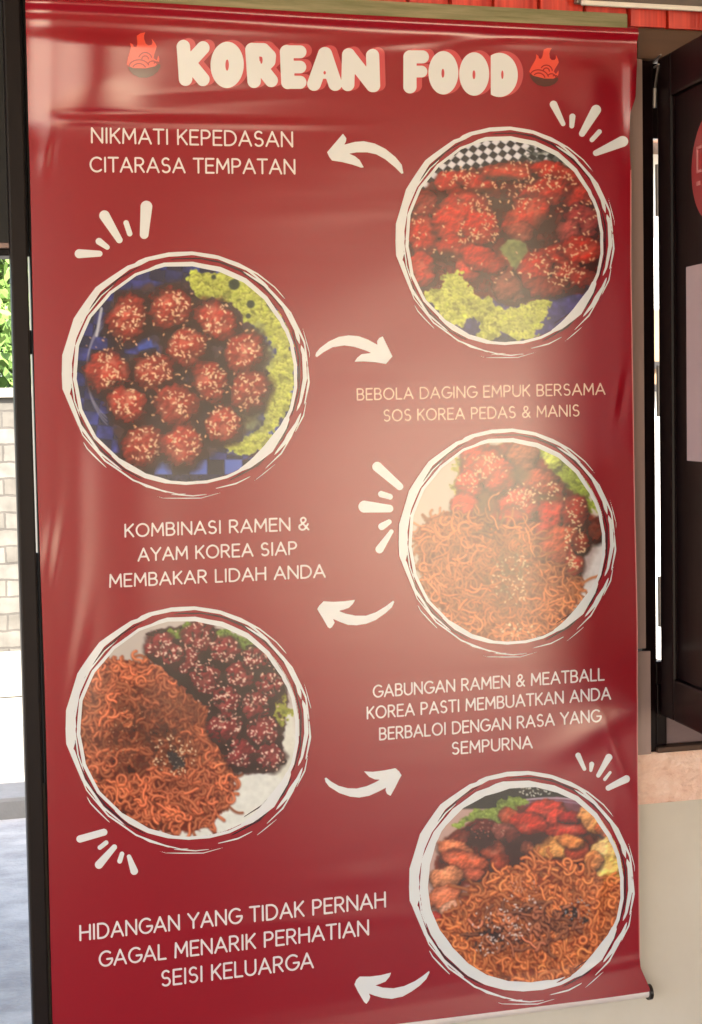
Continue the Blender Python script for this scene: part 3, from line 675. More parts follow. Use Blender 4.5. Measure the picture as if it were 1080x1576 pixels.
    def noodles(s, inside, n, col, rg, box, hw=2.0, cen=None, dark=(66, 22, 12), hi=(246, 170, 110), contrast=1., crink=0.):
        for k in range(n):
            for _ in range(30):
                x, y = rg.uniform(box[0], box[2]), rg.uniform(box[1], box[3])
                i, j = int((x - s.x0) * s.S), int((y - s.y0) * s.S)
                if 0 <= i < s.W and 0 <= j < s.H and inside[j, i] > .5: break
            else: continue
            hd = rg.uniform(0, 6.28); L = rg.uniform(10, 38); st = 1.9; cv = rg.choice([-1, 1]) * rg.uniform(.03 + .10 * crink, .24 + .12 * crink); P = [(x, y)]
            for q in range(int(L / st)):
                if rg.random() < .07 + .11 * crink: cv = -cv * rg.uniform(.5, 1.2)
                hd += cv * st * .62; cv += rg.normal(0, .02)
                P.append((P[-1][0] + math.cos(hd) * st, P[-1][1] + math.sin(hd) * st))
            f = k / n; br = (.62 + .42 * f) * rg.uniform(.84, 1.12) * (.64 + .72 * s.n1[j, i]) * (cen(x, y) if cen else 1.)
            h = hw * rg.uniform(.7, 1.2); gry = rg.uniform(0, .35); cc = np.array(col, float); cc = np.clip((cc * (1 - gry) + np.array([176, 104, 58]) * gry) * br, 0, 255)
            s.stroke([(a, b + 1.0) for a, b in P], h + 1.0, dark, .6 * contrast, 1.6)
            s.stroke(P, h, cc, .96, 1.0)
            s.stroke([(a - .3, b - .6) for a, b in P[1:-1]], h * .45, np.clip(cc * .5 + np.array(hi) * .52 * min(br, 1.05), 0, 255), .8, 1.1)
    def lettuce(s, P, col=(192, 202, 62), seed=0, warp=9.):
        m = s.poly(P, 1.2, warp * 1.5); s.mask(m, [c * 1.0 for c in col], .25, s.n1)
        rg = np.random.default_rng(int(P[0][0] * 7 + P[0][1])); col = np.array(col, float)
        js, is_ = np.nonzero(m > .5); n = int(len(js) / (s.S * s.S) / 26)
        o = np.argsort(js[(q := rg.integers(0, len(js), n))])
        for k in q[o]:
            x, y = s.x0 + is_[k] / s.S, s.y0 + js[k] / s.S; R = rg.uniform(5, 12); sl = s.win(x, y, R * 1.5)
            dx, dy = s.X[sl] - x, s.Y[sl] - y; th = np.arctan2(dy, dx)
            w = 1 + .16 * np.sin(rg.integers(4, 8) * th + rg.uniform(0, 6)) + .10 * np.sin(rg.integers(8, 13) * th + rg.uniform(0, 6))
            t = np.hypot(dx, dy * rg.uniform(1.1, 1.7)) / (R * w); a0 = rg.uniform(0, 6.28)
            al = np.clip((1 - t) * 4, 0, 1) * m[sl] * np.clip(.55 + .8 * np.cos(th - a0), .0, 1)
            br = rg.uniform(.82, 1.12); rim = np.clip(t, 0, 1) ** 2.2
            c = (col * .80)[None, None] * (1 - rim[..., None]) + np.minimum(col * 1.12 + np.array([20, 18, 36]), 255)[None, None] * rim[..., None]
            s.put(sl, al * .8, np.clip(c * br / 255., 0, 1))
            s.put(sl, np.clip(1 - np.abs(t - 1.08) * 9, 0, 1) * m[sl] * .45 * (np.cos(th - a0) > -.2), col * .42 / 255.)
        gap = m * np.clip((np.abs(s.n2 - s.n1) - .24) * 12, 0, .5); s.put(np.s_[:, :], gap, col * .40 / 255.)
        return m
    def done(s):
        a = s.a.reshape(s.H // 2, 2, s.W // 2, 2, 3).mean((1, 3)); a = np.clip(a, 0, 1)
        a = np.pad(a, ((1, 1), (1, 1), (0, 0)), 'edge')                 # the print itself is a little soft
        a = (a[1:-1] * 2 + a[:-2] + a[2:]) / 4; a = (a[:, 1:-1] * 2 + a[:, :-2] + a[:, 2:]) / 4
        return np.where(a <= .04045, a / 12.92, ((a + .055) / 1.055) ** 2.4)

def crop(ox, oy, k): return lambda L: [(ox + a / k, oy + b / k) for a, b in L]

def dish_wings():
    rg = np.random.default_rng(101); k = 3.; T = crop(595, 185, k); t = lambda x, y: (595 + x / k, 185 + y / k)
    c = Canvas(615, 195, 939, 535, (84, 26, 20))
    # chequered paper
    u, v = (c.X - 700) * .75 + (c.Y - 240) * .62, -(c.X - 700) * .55 + (c.Y - 240) * .85
    ch = ((np.floor(u / 9.6) + np.floor(v / 9.6)) % 2)
    m = (c.Y < 300).astype(float); c.put(np.s_[:, :], m, np.where(ch[..., None] > .5, np.array([222, 222, 232]) / 255., np.array([28, 30, 40]) / 255.))
    c.mask(c.poly(T([(620, 170), (660, 110), (760, 110), (900, 260), (860, 290), (700, 240)]), 3, 8) * .75 * (c.n2 > .47), (40, 46, 44))
    for q in range(14):
        a = t(rg.uniform(620, 820), rg.uniform(120, 220)); c.stroke([a, (a[0] + rg.uniform(6, 22), a[1] + rg.uniform(-6, 10))], .9, (190, 196, 190), .8)
    c.mask(np.clip((c.Y - 455) / 6, 0, 1), (58, 52, 108), .35); c.mask(np.clip((c.Y - 512) / 8, 0, 1) * .8, (40, 44, 60), .3)
    c.mask(c.poly(T([(700, 820), (900, 800), (990, 700), (960, 900), (800, 1000), (650, 1010)]), 4, 6), (62, 56, 118), .4)
    c.mask(c.poly(T([(150, 320), (220, 320), (240, 360), (160, 400)]), 2), (170, 170, 60), .3)
    c.mask(c.poly(T([(90, 380), (250, 250), (420, 220), (560, 190), (760, 200), (900, 270), (1000, 420), (980, 700), (900, 790), (700, 830), (560, 860), (430, 790), (240, 770), (140, 780), (100, 560)]), 5), (96, 28, 20), .4)
    R = (176, 44, 30); D = (132, 38, 28)
    for (x, y, rx, ry, an, col) in [(560, 240, 150, 48, -4, (168, 50, 32)), (780, 240, 120, 50, 14, R), (310, 290, 90, 62, 10, R), (430, 300, 120, 50, 24, R), (180, 400, 70, 80, 0, D), (860, 330, 120, 80, 20, R),
            (390, 400, 120, 80, 28, R), (170, 540, 84, 110, 0, R), (320, 470, 120, 120, 20, (188, 50, 34)), (430, 500, 90, 90, 0, (184, 46, 32)), (160, 690, 70, 90, -10, R), (330, 600, 110, 70, 20, R),
            (380, 680, 66, 76, -20, (190, 60, 46)), (520, 690, 62, 86, -18, (192, 66, 48)), (440, 640, 120, 60, 24, R), (570, 780, 86, 72, 10, (128, 66, 52)), (720, 350, 150, 80, -26, R), (650, 440, 130, 90, -32, (184, 54, 36)),
            (900, 480, 90, 100, 0, (140, 44, 42)), (840, 520, 60, 60, 0, (160, 66, 60)), (620, 520, 70, 56, 10, (150, 66, 52)), (820, 640, 170, 82, -8, R), (900, 600, 110, 70, 0, R), (690, 690, 90, 86, -30, R), (860, 720, 120, 60, 10, (150, 40, 30)), (740, 770, 120, 56, 0, (130, 44, 32))]:
        c.blob(*t(x, y), rx / k, ry / k, an, col, .5)
    for (x, y, rx, ry, an) in [(740, 490, 66, 62, -20), (530, 390, 66, 44, 10), (450, 330, 80, 22, 24), (520, 270, 90, 16, 0), (280, 630, 60, 34, 0), (690, 570, 90, 24, 6)]:
        c.mask(np.clip(1.25 - np.hypot((c.X - t(x, y)[0]) / (rx / k), (c.Y - t(x, y)[1]) / (ry / k)), 0, .85), (62, 38, 28), .3)
    c.mask(c.poly(T([(515, 590), (560, 545), (640, 570), (650, 600), (590, 690), (560, 640)]), 3, 4) * .9, (128, 142, 88), .4)
    for (x, y, rx, ry, n) in [(375, 520, 62, 52, 40), (410, 390, 90, 66, 44), (340, 260, 86, 44, 40), (480, 500, 40, 80, 34), (720, 270, 130, 62, 64), (800, 280, 90, 50, 34), (640, 370, 80, 60, 34), (810, 640, 160, 76, 84), (820, 720, 90, 50, 30), (180, 500, 70, 130, 26), (620, 215, 80, 28, 16), (540, 300, 110, 14, 24), (560, 480, 420, 280, 90), (920, 500, 60, 160, 24)]:
        c.seeds(*t(x, y), rx / k, ry / k, int(n * .75), rg, (248, 200, 156), 3.2, .85)
    c.lettuce(T([(165, 800), (240, 760), (270, 690), (330, 690), (390, 790), (440, 830), (480, 790), (500, 850), (570, 880), (640, 840), (740, 825), (765, 850), (720, 930), (700, 1000), (650, 1020), (590, 1000), (540, 985), (470, 1020), (405, 1000), (440, 920), (390, 920), (330, 965), (260, 920), (200, 860)]), (222, 236, 92))
    for q in range(5): c.seeds(*t(600 + 70 * q, 700 + 20 * (q % 2)), 10, 6, 3, rg)
    return c

def dish_meatballs():
    rg = np.random.default_rng(102); k = 2.634; T = crop(80, 380, k); t = lambda x, y: (80 + x / k, 380 + y / k)
    c = Canvas(102, 392, 474, 752, (38, 38, 70))
    u, v = (c.X - 130) * .98 + (c.Y - 400) * .12, (c.Y - 400) * .98 - (c.X - 130) * .12
    ch = ((np.floor(u / 25) + np.floor(v / 19)) % 2)
    c.mask(ch * np.clip(c.n3 * 1.7 - .25, 0, 1), (62, 72, 168), .4)
    c.mask(c.poly(T([(340, 370), (430, 340), (440, 400), (350, 420)]), 3, 5), (62, 84, 176), .2); c.mask(c.poly(T([(320, 130), (400, 130), (390, 180), (320, 170)]), 3, 5), (58, 62, 132), .2)
    for q in range(3): c.stroke([t(300 - 180 * math.cos(a) + 20, 500 + (230 + 16 * q) * math.sin(a)) for a in np.linspace(-.9, 1.0, 16)], 1.0, (150, 150, 176), .6)
    c.stroke(T([(200, 250), (180, 360)]), 2.2, (196, 200, 214), .9)
    by = np.clip((c.Y - t(0, 860)[1]) / 1.5, 0, 1)
    c.put(np.s_[:, :], by, np.where((np.floor((c.X - t(415, 0)[0]) / 27.) % 2)[..., None] > .5, np.array([40, 38, 56]) / 255., np.array([84, 108, 196]) / 255.))
    c.mask(by * (c.Y > t(0, 922)[1]), (46, 44, 70), .3)
    c.mask(c.poly(T([(250, 180), (520, 130), (600, 170), (740, 230), (860, 400), (880, 600), (780, 760), (620, 860), (420, 880), (280, 860), (240, 700), (200, 560), (330, 440), (440, 440), (400, 360), (230, 350)]), 8, 8) * .8, (70, 46, 40), .5, c.n1)
    B = [(310, 290, 80), (485, 255, 76), (665, 300, 76), (770, 430, 74), (540, 412, 82), (405, 507, 80), (225, 510, 78), (640, 545, 72), (795, 585, 78), (310, 645, 76), (505, 655, 76), (690, 720, 72), (360, 805, 80), (535, 810, 78)]
    c.lettuce(T([(530, 130), (575, 90), (700, 100), (800, 140), (900, 240), (960, 330), (985, 450), (990, 560), (950, 660), (900, 760), (840, 830), (740, 850), (690, 810), (720, 780), (780, 790), (850, 740), (865, 660), (880, 560), (870, 480), (900, 420), (850, 330), (770, 310), (730, 230), (690, 210), (600, 210), (560, 150)]), (214, 230, 88), warp=8)
    for x, y, rx, ry in ((860, 440, 50, 62), (800, 700, 66, 56), (830, 350, 40, 40)):
        c.mask(np.clip(1.3 - np.hypot((c.X - t(x, y)[0]) / (rx / k), (c.Y - t(x, y)[1]) / (ry / k)) + (c.n2 - .5), 0, .8), (126, 132, 92), .4)
    for x, y, r in ((738, 152, 24), (805, 232, 18), (795, 280, 12), (655, 122, 11)):
        c.mask(np.clip((r / k - np.hypot(c.X - t(x, y)[0], c.Y - t(x, y)[1])) / 1.2, 0, 1) * .9, (40, 52, 44), .3)
    for i, (x, y, r) in enumerate(B):
        X, Y = t(x, y)
        c.mask(np.clip(1.5 - np.hypot(c.X - X - 2, c.Y - Y - 5) / (r / k) * 1.1, 0, .6), (48, 26, 22), .2)
        X += rg.uniform(-3, 3); Y += rg.uniform(-3, 3); c.blob(X, Y, r / k * rg.uniform(1.22, 1.48), r / k * rg.uniform(1.12, 1.3), rg.uniform(0, 180), np.array((150, 50, 40)) * rg.uniform(.82, 1.12), .8, .36, .3)
        c.mask(np.clip(1 - np.hypot(c.X - X + 5, c.Y - Y + 6) / 11, 0, .55) * np.clip((c.n2 - .35) * 4, 0, 1), (226, 112, 92), .2)
        c.seeds(X + rg.uniform(-4, 4), Y - 5, r / k * .92, r / k * .86, int(rg.uniform(26, 50)), rg, (246, 204, 166), 3.4, .92); c.seeds(X, Y, r / k * .7, r / k * .7, 6, rg, (250, 212, 170), 3.8, 1.15)
    c.seeds(*t(520, 500), 130, 120, 110, rg, (232, 184, 140), 3.4, 1.0); c.seeds(*t(230, 400), 40, 26, 16, rg, (226, 186, 140), 2.4, .7)
    return c

def seeds_region(c, inside, box, n, rg, **kw):
    for _ in range(n):
        x, y = rg.uniform(box[0], box[2]), rg.uniform(box[1], box[3]); i, j = int((x - c.x0) * c.S), int((y - c.y0) * c.S)
        if 0 <= i < c.W and 0 <= j < c.H and inside[j, i] > .5: c.seeds(x, y, .5, .5, 1, rg, **kw)

def dish_ramen_chicken():
    rg = np.random.default_rng(103); k = 3.; T = crop(600, 650, k); t = lambda x, y: (600 + x / k, 650 + y / k)
    c = Canvas(618, 665, 950, 1000, (206, 194, 180))
    c.mask(c.poly(T([(860, 620), (1000, 540), (1000, 800), (850, 880)]), 6), (226, 220, 220), .08); c.mask(c.poly(T([(880, 600), (960, 560), (930, 640), (890, 720)]), 10, 3) * .6, (150, 120, 116), .1)
    c.lettuce(T([(290, 180), (340, 150), (350, 330), (310, 360), (290, 290)]), (206, 202, 90)); c.lettuce(T([(420, 110), (600, 70), (640, 120), (560, 140), (440, 140)]), (188, 190, 84))
    c.lettuce(T([(660, 110), (760, 110), (860, 190), (930, 300), (940, 420), (880, 380), (830, 320), (770, 280), (720, 240), (690, 170)]), (176, 198, 62))
    c.blob(*t(745, 180), 17, 15, 20, (206, 222, 96), .2)
    N = c.poly(T([(110, 520), (170, 450), (300, 400), (430, 480), (600, 480), (730, 520), (860, 640), (890, 740), (860, 860), (760, 960), (600, 1010), (430, 1010), (260, 920), (150, 760)]), 4, 8)
    c.mask(N, (120, 52, 26), .5)
    c.mask(c.poly(T([(300, 400), (330, 140), (470, 100), (640, 90), (700, 170), (800, 280), (900, 400), (960, 450), (930, 560), (870, 640), (840, 720), (700, 640), (600, 500), (430, 480)]), 5, 6), (128, 48, 32), .45)
    for (x, y, rx, ry, an, col) in [(430, 190, 110, 86, 10, (186, 62, 42)), (610, 170, 80, 92, 0, (150, 82, 56)), (370, 290, 70, 80, 0, (196, 60, 42)), (500, 250, 90, 90, 0, (184, 70, 52)), (345, 380, 70, 62, 0, (194, 62, 44)), (700, 280, 120, 62, 24, (170, 80, 58)), (600, 380, 110, 80, 0, (184, 62, 46)),
            (560, 430, 70, 50, 0, (176, 58, 40)), (760, 420, 90, 96, 10, (200, 58, 46)), (850, 420, 70, 100, 0, (150, 46, 34)), (730, 500, 70, 60, 0, (198, 62, 50)), (790, 570, 120, 100, 0, (184, 84, 56)), (850, 640, 46, 100, 6, (166, 52, 38)), (950, 500, 50, 66, 10, (98, 32, 20)), (880, 560, 44, 60, 0, (130, 40, 26))]:
        c.blob(*t(x, y), rx / k, ry / k, an, col, .4)
    for (x, y, rx, ry, an) in [(440, 380, 44, 70, 10), (600, 245, 54, 36, 0), (730, 350, 80, 20, 0)]:
        c.mask(np.clip(1.3 - np.hypot((c.X - t(x, y)[0]) / (rx / k), (c.Y - t(x, y)[1]) / (ry / k)), 0, .8), (96, 74, 46), .3)
    cen = lambda x, y: .80 + .26 * min(1, math.hypot(x - t(520, 720)[0], y - t(520, 720)[1]) / 95)
    c.noodles(N * (1 - c.poly(T([(640, 480), (840, 480), (880, 740), (780, 700), (690, 620)]), 3) * .9), 1300, (226, 124, 70), rg, (632, 790, 900, 990), 1.3, cen, (120, 58, 30), (250, 190, 130), .6)
    c.noodles(c.poly(T([(420, 400), (480, 390), (490, 520), (430, 540)])), 12, (206, 130, 84), rg, (735, 780, 765, 830), 1.4)
    for x, y, rx, ry, n in ((430, 210, 110, 70, 46), (600, 340, 80, 60, 50), (720, 330, 90, 60, 30), (850, 560, 50, 120, 70), (480, 180, 60, 40, 16), (560, 720, 90, 130, 60), (590, 960, 80, 40, 20), (840, 380, 60, 60, 20), (350, 290, 50, 60, 14)):
        c.seeds(*t(x, y), rx / k, ry / k, n, rg, (250, 212, 166), 2.6, .9)
    c.mask(np.clip((c.n2 - .58) * 9, 0, .55) * N * np.clip(1.3 - np.hypot((c.X - t(560, 700)[0]) / 46, (c.Y - t(560, 700)[1]) / 60), 0, 1), (74, 62, 40), .3)
    return c

def dish_ramen_meatballs():
    rg = np.random.default_rng(104); k = 2.7; T = crop(90, 925, k); t = lambda x, y: (90 + x / k, 925 + y / k)
    c = Canvas(100, 940, 474, 1296, (196, 186, 180))
    c.mask(np.clip((c.Y + c.X * .25 - 1210) / 40, 0, 1), (226, 228, 222), .06)
    c.mask(c.poly(T([(900, 480), (980, 440), (980, 760), (900, 720)]), 8, 4), (220, 220, 208), .06)
    N = c.poly(T([(60, 420), (140, 290), (240, 245), (350, 250), (450, 290), (530, 350), (560, 400), (640, 430), (640, 560), (700, 620), (740, 720), (720, 830), (650, 910), (560, 960), (440, 960), (300, 920), (150, 790), (80, 690), (50, 550)]), 3, 8)
    c.mask(N, (98, 36, 22), .5)
    cen = lambda x, y: .62 + .42 * min(1, (math.hypot((x - t(390, 560)[0]) / 1.1, y - t(390, 560)[1]) / 92) ** 1.4)
    c.noodles(N, 1150, (212, 104, 66), rg, (108, 1010, 370, 1285), 1.85, cen, (92, 34, 20), (250, 176, 128), .8, .8)
    c.mask(np.clip((c.n2 - .52) * 9, 0, .6) * N * np.clip(1.35 - np.hypot((c.X - t(370, 560)[0]) / 88, (c.Y - t(370, 560)[1]) / 62), 0, 1), (58, 32, 26), .3)
    DK = c.poly(T([(370, 130), (460, 110), (590, 80), (700, 130), (820, 190), (930, 290), (960, 420), (930, 560), (940, 680), (860, 720), (740, 720), (690, 640), (630, 560), (620, 440), (540, 390), (450, 290), (370, 240)]), 3, 6)
    c.mask(DK, (42, 14, 16), .5)
    c.lettuce(T([(440, 130), (500, 95), (560, 100), (540, 150), (470, 160)]), (120, 150, 46)); c.lettuce(T([(640, 130), (700, 120), (800, 170), (820, 210), (770, 220), (700, 170), (650, 160)]), (126, 156, 58)); c.lettuce(T([(890, 440), (950, 400), (970, 470), (920, 520), (890, 490)]), (170, 176, 56))
    B = [(420, 185, 64), (580, 155, 70), (690, 205, 66), (530, 250, 64), (610, 325, 68), (755, 310, 66), (820, 240, 54), (880, 350, 60), (700, 415, 64), (815, 440, 64), (690, 525, 72), (850, 545, 68), (760, 640, 68), (880, 650, 60), (470, 220, 50)]
    for x, y, r in B:
        X, Y = t(x, y); c.blob(X, Y, r / k * 1.1, r / k * 1.05, 0, (118, 34, 38), .55, .34, .2, dark=.3)
        c.seeds(X, Y - 3, r / k * .9, r / k * .85, 26, rg, (244, 206, 186), 2.8, .95)
    c.mask(np.clip((c.n2 - .60) * 9, 0, .7) * DK, (34, 10, 12), .3)
    seeds_region(c, DK, (225, 955, 450, 1195), 230, rg, col=(238, 200, 176), l=2.6, hw=.85)
    c.seeds(*t(480, 640), 34, 32, 70, rg, (236, 204, 164), 2.6, .85); c.seeds(*t(300, 560), 50, 50, 40, rg, (206, 160, 120), 1.8, .55)
    c.mask(np.clip((1 - np.hypot((c.X - t(490, 660)[0]) / 15, (c.Y - t(490, 660)[1]) / 13) + (c.n2 - .5) * 2) * 2, 0, .85), (36, 36, 42), .3)
    c.seeds(*t(490, 650), 16, 14, 10, rg, (206, 190, 160), 1.8, .55)
    return c

def dish_platter():
    rg = np.random.default_rng(105); k = 2.88; T = crop(615, 1175, k); t = lambda x, y: (615 + x / k, 1175 + y / k)
    c = Canvas(648, 1192, 984, 1534, (196, 160, 150))
    c.mask(np.clip((t(0, 205)[1] - c.Y) / 3, 0, 1), (34, 36, 32), .25)
    c.seeds(*t(600, 120), 28, 9, 34, rg, (210, 214, 204), 2.6, .9)
    c.mask(c.poly(T([(540, 165), (700, 150), (860, 175), (960, 260), (960, 330), (700, 300), (540, 250)]), 2, 2), (122, 62, 78), .25)
    for q, cl in ((0, (206, 180, 200)), (1, (150, 112, 140))): c.stroke([t(560 + 330 * s, 160 - 12 * math.sin(3.14 * s) + 26 * s * s + q * 14) for s in np.linspace(0, 1, 14)], 1.4, cl, .9)
    c.mask(c.poly(T([(160, 440), (200, 330), (330, 250), (480, 200), (720, 200), (900, 330), (1000, 400), (980, 620), (700, 520), (540, 500), (340, 520), (140, 640)]), 5, 6), (96, 36, 24), .5)
    c.lettuce(T([(235, 280), (290, 220), (350, 200), (430, 190), (450, 150), (540, 140), (575, 160), (560, 200), (480, 230), (470, 290), (380, 250), (300, 260), (240, 300)]), (150, 176, 62), warp=7)
    RED = (206, 60, 44)
    for (x, y, rx, ry, an, col, gl) in [(480, 230, 50, 40, 0, (176, 70, 40), .4), (650, 205, 100, 46, 0, RED, .45), (580, 270, 100, 56, 8, (186, 50, 32), .5), (700, 240, 60, 40, 10, RED, .4), (750, 290, 100, 46, -8, (188, 52, 36), .45), (760, 240, 60, 30, 0, (160, 30, 30), .4),
            (370, 300, 80, 60, 0, (92, 26, 22), .4), (470, 310, 66, 46, 20, (132, 66, 56), .5), (270, 330, 60, 40, -20, (118, 40, 28), .4), (420, 390, 66, 50, -20, (156, 66, 42), .5), (450, 440, 60, 46, 0, (152, 58, 34), .5), (565, 375, 34, 42, 0, (196, 104, 70), .5), (500, 330, 40, 40, 0, (110, 44, 36), .4),
            (250, 385, 92, 46, 16, (222, 122, 80), .5), (290, 430, 120, 46, 12, (212, 96, 60), .5), (320, 490, 60, 30, 0, (180, 86, 60), .4), (205, 505, 84, 56, -14, (228, 142, 98), .5), (200, 590, 90, 60, -20, (220, 120, 80), .45), (235, 640, 70, 36, -20, (222, 160, 128), .4), (150, 690, 40, 40, 0, (170, 56, 46), .3),
            (880, 250, 96, 66, 20, (240, 160, 92), .45), (930, 300, 70, 40, 20, (196, 96, 50), .4), (700, 370, 116, 54, -8, (242, 164, 84), .5), (790, 385, 62, 62, 0, (180, 66, 40), .4), (760, 345, 70, 34, 10, (220, 130, 66), .4), (930, 390, 96, 70, 0, (248, 200, 122), .45), (920, 470, 110, 66, 10, (250, 204, 110), .45), (860, 430, 46, 50, 0, (214, 134, 74), .4), (960, 520, 70, 40, 0, (214, 160, 76), .3)]:
        c.blob(*t(x, y), rx / k, ry / k, an, col, gl)
    for (x, y, rx, ry) in [(515, 410, 56, 80), (350, 330, 60, 46), (600, 335, 66, 34), (570, 440, 50, 36), (400, 350, 30, 30)]:
        c.mask(np.clip(1.3 - np.hypot((c.X - t(x, y)[0]) / (rx / k), (c.Y - t(x, y)[1]) / (ry / k)) + (c.n2 - .5), 0, .88), (52, 24, 22), .4)
    c.seeds(*t(390, 300), 26, 16, 24, rg, (200, 150, 130), 1.7, .55)
    N = c.poly(T([(150, 700), (260, 620), (340, 520), (450, 480), (540, 470), (640, 420), (720, 440), (840, 480), (900, 520), (1010, 540), (1010, 700), (940, 850), (800, 980), (620, 1020), (480, 1020), (320, 950), (200, 830)]), 3, 8)
    c.mask(N, (136, 56, 28), .5)
    cen = lambda x, y: .80 + .28 * min(1, math.hypot((x - t(480, 700)[0]) / 1.2, y - t(480, 700)[1]) / 80)
    c.noodles(N, 1150, (238, 124, 64), rg, (655, 1320, 972, 1532), 1.95, cen, (100, 36, 16), (255, 192, 126), .85, .9)
    def nori(x, y, rx, ry, a): c.mask(np.clip((1 - np.hypot((c.X - t(x, y)[0]) / (rx / k), (c.Y - t(x, y)[1]) / (ry / k)) + (c.n2 - .5) * 3.2) * 2, 0, a), (34, 26, 30), .4)
    nori(420, 755, 90, 56, .8); nori(775, 665, 44, 48, .85); nori(560, 650, 80, 30, .55); nori(660, 720, 70, 30, .4)
    c.noodles(c.poly(T([(330, 640), (700, 620), (820, 700), (640, 820), (360, 800)])), 70, (206, 116, 84), rg, (725, 1390, 900, 1460), 2.0, None, (50, 18, 12), crink=1.)
    seeds_region(c, c.poly(T([(320, 660), (560, 560), (640, 640), (560, 760), (420, 860), (310, 830)]), 3), (720, 1360, 850, 1480), 190, rg, col=(232, 214, 204), l=2.6, hw=.85)
    c.seeds(*t(790, 660), 20, 20, 22, rg, (150, 176, 190), 1.7, .55); c.seeds(*t(560, 540), 26, 14, 22, rg, (226, 170, 150), 1.7, .55)
    return c

# ring strokes: (start deg, end deg, radius at start, at end, width at start, middle, end), anticlockwise from the right
RING = [(95, 268, .900, .905, .020, .030, .022), (20, 112, .880, .905, .028, .042, .030), (-62, 30, .905, .880, .030, .026, .030), (228, 304, .915, .915, .018, .026, .022), (296, 338, .915, .905, .015, .085, .03),
        (106, 194, .985, .972, .018, .066, .075), (128, 205, .935, .930, .006, .016, .008), (72, 116, .985, .985, .010, .036, .03), (46, 92, .972, .985, .008, .026, .008), (36, 82, 1.000, .992, .005, .014, .006),
        (14, 62, .955, .955, .030, .026, .010), (2, 40, .985, .975, .006, .018, .008), (-20, 14, .952, .958, .012, .034, .026), (-16, 4, .990, .985, .006, .018, .006), (188, 238, .968, .955, .050, .022, .008), (202, 264, .970, .992, .006, .014, .012),
        (214, 231, 1.010, 1.012, .004, .012, .004), (242, 271, .990, 1.000, .006, .012, .004), (262, 281, 1.015, 1.02, .003, .010, .003), (283, 302, .985, 1.000, .004, .012, .004), (256, 287, 1.045, 1.04, .003, .008, .003),
        (316, 341, .985, .985, .006, .040, .006), (308, 330, 1.025, 1.01, .003, .013, .003), (301, 314, 1.045, 1.04, .002, .007, .002), (6, 22, 1.010, 1.015, .002, .007, .002), (330, 347, 1.02, 1.005, .002, .012, .002)]
RDARK = [(110, 200, .945, .935, .006, .020, .006), (30, 100, .945, .945, .006, .018, .006), (-25, 25, .925, .925, .004, .016, .004), (290, 335, .955, .945, .006, .022, .006), (200, 250, .935, .945, .006, .016, .006), (300, 330, .87, .88, .003, .012, .003)]
def ring_field(gx, gy, cx, cy, rx, ry, strokes, rot, wk, seed):
    th = np.degrees(np.arctan2(-(gy - cy) / ry, (gx - cx) / rx)); rr = np.hypot((gx - cx) / rx, (gy - cy) / ry); D = np.full(gx.shape, 9.)
    sc = (rx + ry) / 2; rg = np.random.default_rng(seed)
    for (a0, a1, r0, r1, w0, wm, w1) in strokes:
        t = ((th - a0 - rot) % 360) / (a1 - a0); ok = t <= 1
        fac = 13 + rg.uniform(-3, 5); ph = rg.uniform(0, fac)
        q = ((th + ph) % fac) / fac - .5; R = r0 + (r1 - r0) * t + (np.cos(np.radians(fac * .5)) / np.cos(np.radians(q * fac)) - 1) * .9 + .004 * np.sin(np.radians(th * 7 + ph * 30))
        wdt = np.where(t < .5, w0 + (wm - w0) * np.minimum(t * 2, 1) ** .8, w1 + (wm - w1) * np.clip(2 - 2 * t, 0, 1) ** .8) * wk * np.clip(np.minimum(t, 1 - t) * 14, 0, 1)
        d = (np.abs(rr - R) - wdt / 2) * sc
        D = np.where(ok, np.minimum(D, d), D)
    return D
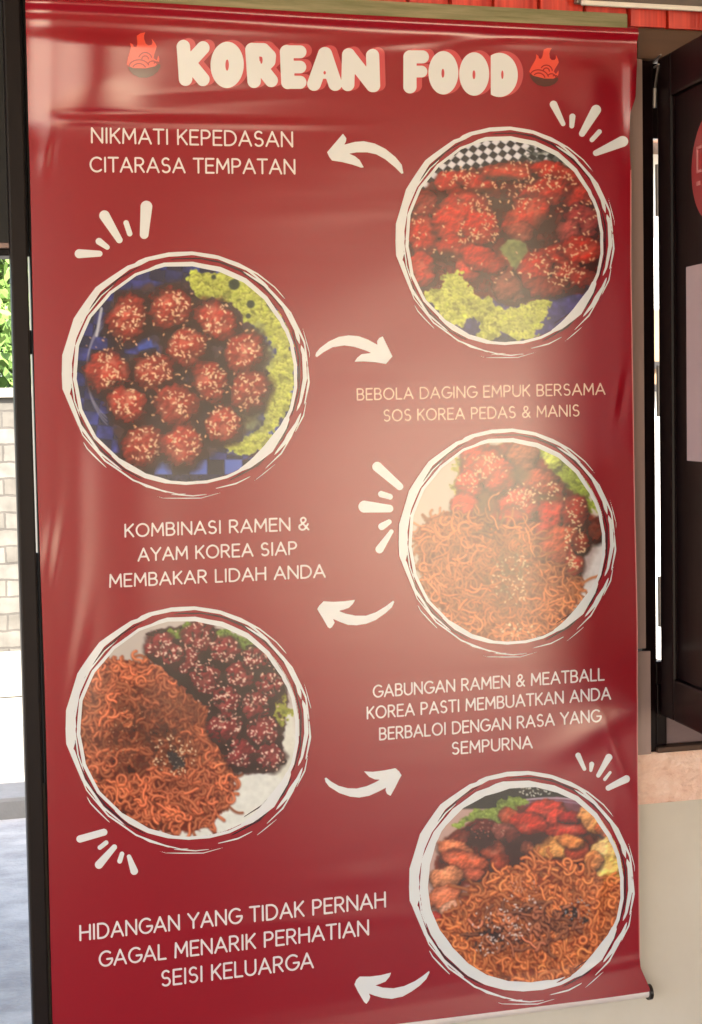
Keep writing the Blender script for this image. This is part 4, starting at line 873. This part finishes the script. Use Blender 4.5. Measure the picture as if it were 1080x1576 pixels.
DISH = [
 (dish_wings, 776.5, 369.5, 168, 175, 'glazed red chicken wings over lettuce', 0, 1.0),
 (dish_meatballs, 286, 573.5, 191, 187, 'sesame meatballs on a blue chequered tray', 0, 1.0),
 (dish_ramen_chicken, 780, 832, 167, 173, 'pale washed noodles with red chicken', 0, 1.0),
 (dish_ramen_meatballs, 290, 1119.5, 189, 187, 'orange noodles beside dark meatballs', 0, 1.0),
 (dish_platter, 804, 1362, 174, 176, 'mixed platter with dumplings, chicken and noodles', 0, 1.15)]
for k, (fn, cx, cy, rx, ry, lab, rot, wk) in enumerate(DISH):
    c = fn(); A = c.done(); h, wd = A.shape[:2]
    gx, gy = np.meshgrid(c.x0 + np.arange(wd) + .5, c.y0 + np.arange(h) + .5)
    rr = np.hypot((gx - cx) / (rx * .905), (gy - cy) / (ry * .905)); ins = rr < 1
    cell = ins[:-1, :-1] & ins[1:, :-1] & ins[1:, 1:] & ins[:-1, 1:]
    used = np.zeros(ins.shape, bool); used[:-1, :-1] |= cell; used[1:, :-1] |= cell; used[1:, 1:] |= cell; used[:-1, 1:] |= cell
    ix = -np.ones(ins.shape, int); ix[used] = np.arange(used.sum())
    F = np.stack([ix[:-1, :-1], ix[1:, :-1], ix[1:, 1:], ix[:-1, 1:]], -1)[cell]
    me = bpy.data.meshes.new('food_photo'); V = to3d(gx[used], gy[used], .0006)
    me.from_pydata(V.tolist(), [], F.tolist()); me.update(); me.polygons.foreach_set('use_smooth', [True] * len(me.polygons))
    at = me.color_attributes.new('print', 'FLOAT_COLOR', 'POINT')
    at.data.foreach_set('color', np.concatenate([A[used], np.ones((used.sum(), 1))], 1).astype(np.float32).ravel())
    me.materials.append(M['food']); o = link(bpy.data.objects.new('food_photo', me), ban); o['label'] = 'round printed photo: ' + lab
    x0, y0 = cx - rx * 1.08, cy - ry * 1.08
    gx, gy = grid(x0, y0, cx + rx * 1.08, cy + ry * 1.08, .9)
    contour('brush_ring', ring_field(gx, gy, cx, cy, rx, ry, RING + ([(140, 296, .872, .885, .02, .085, .03), (60, 150, .885, .875, .02, .05, .03)] if fn is dish_platter else []), rot, wk, 50), x0, y0, .9, M['white'], o, .0015)
    contour('ring_lines', ring_field(gx, gy, cx, cy, rx, ry, RDARK, rot, 1, 60), x0, y0, .9, M['ringdark'], o, .0011)
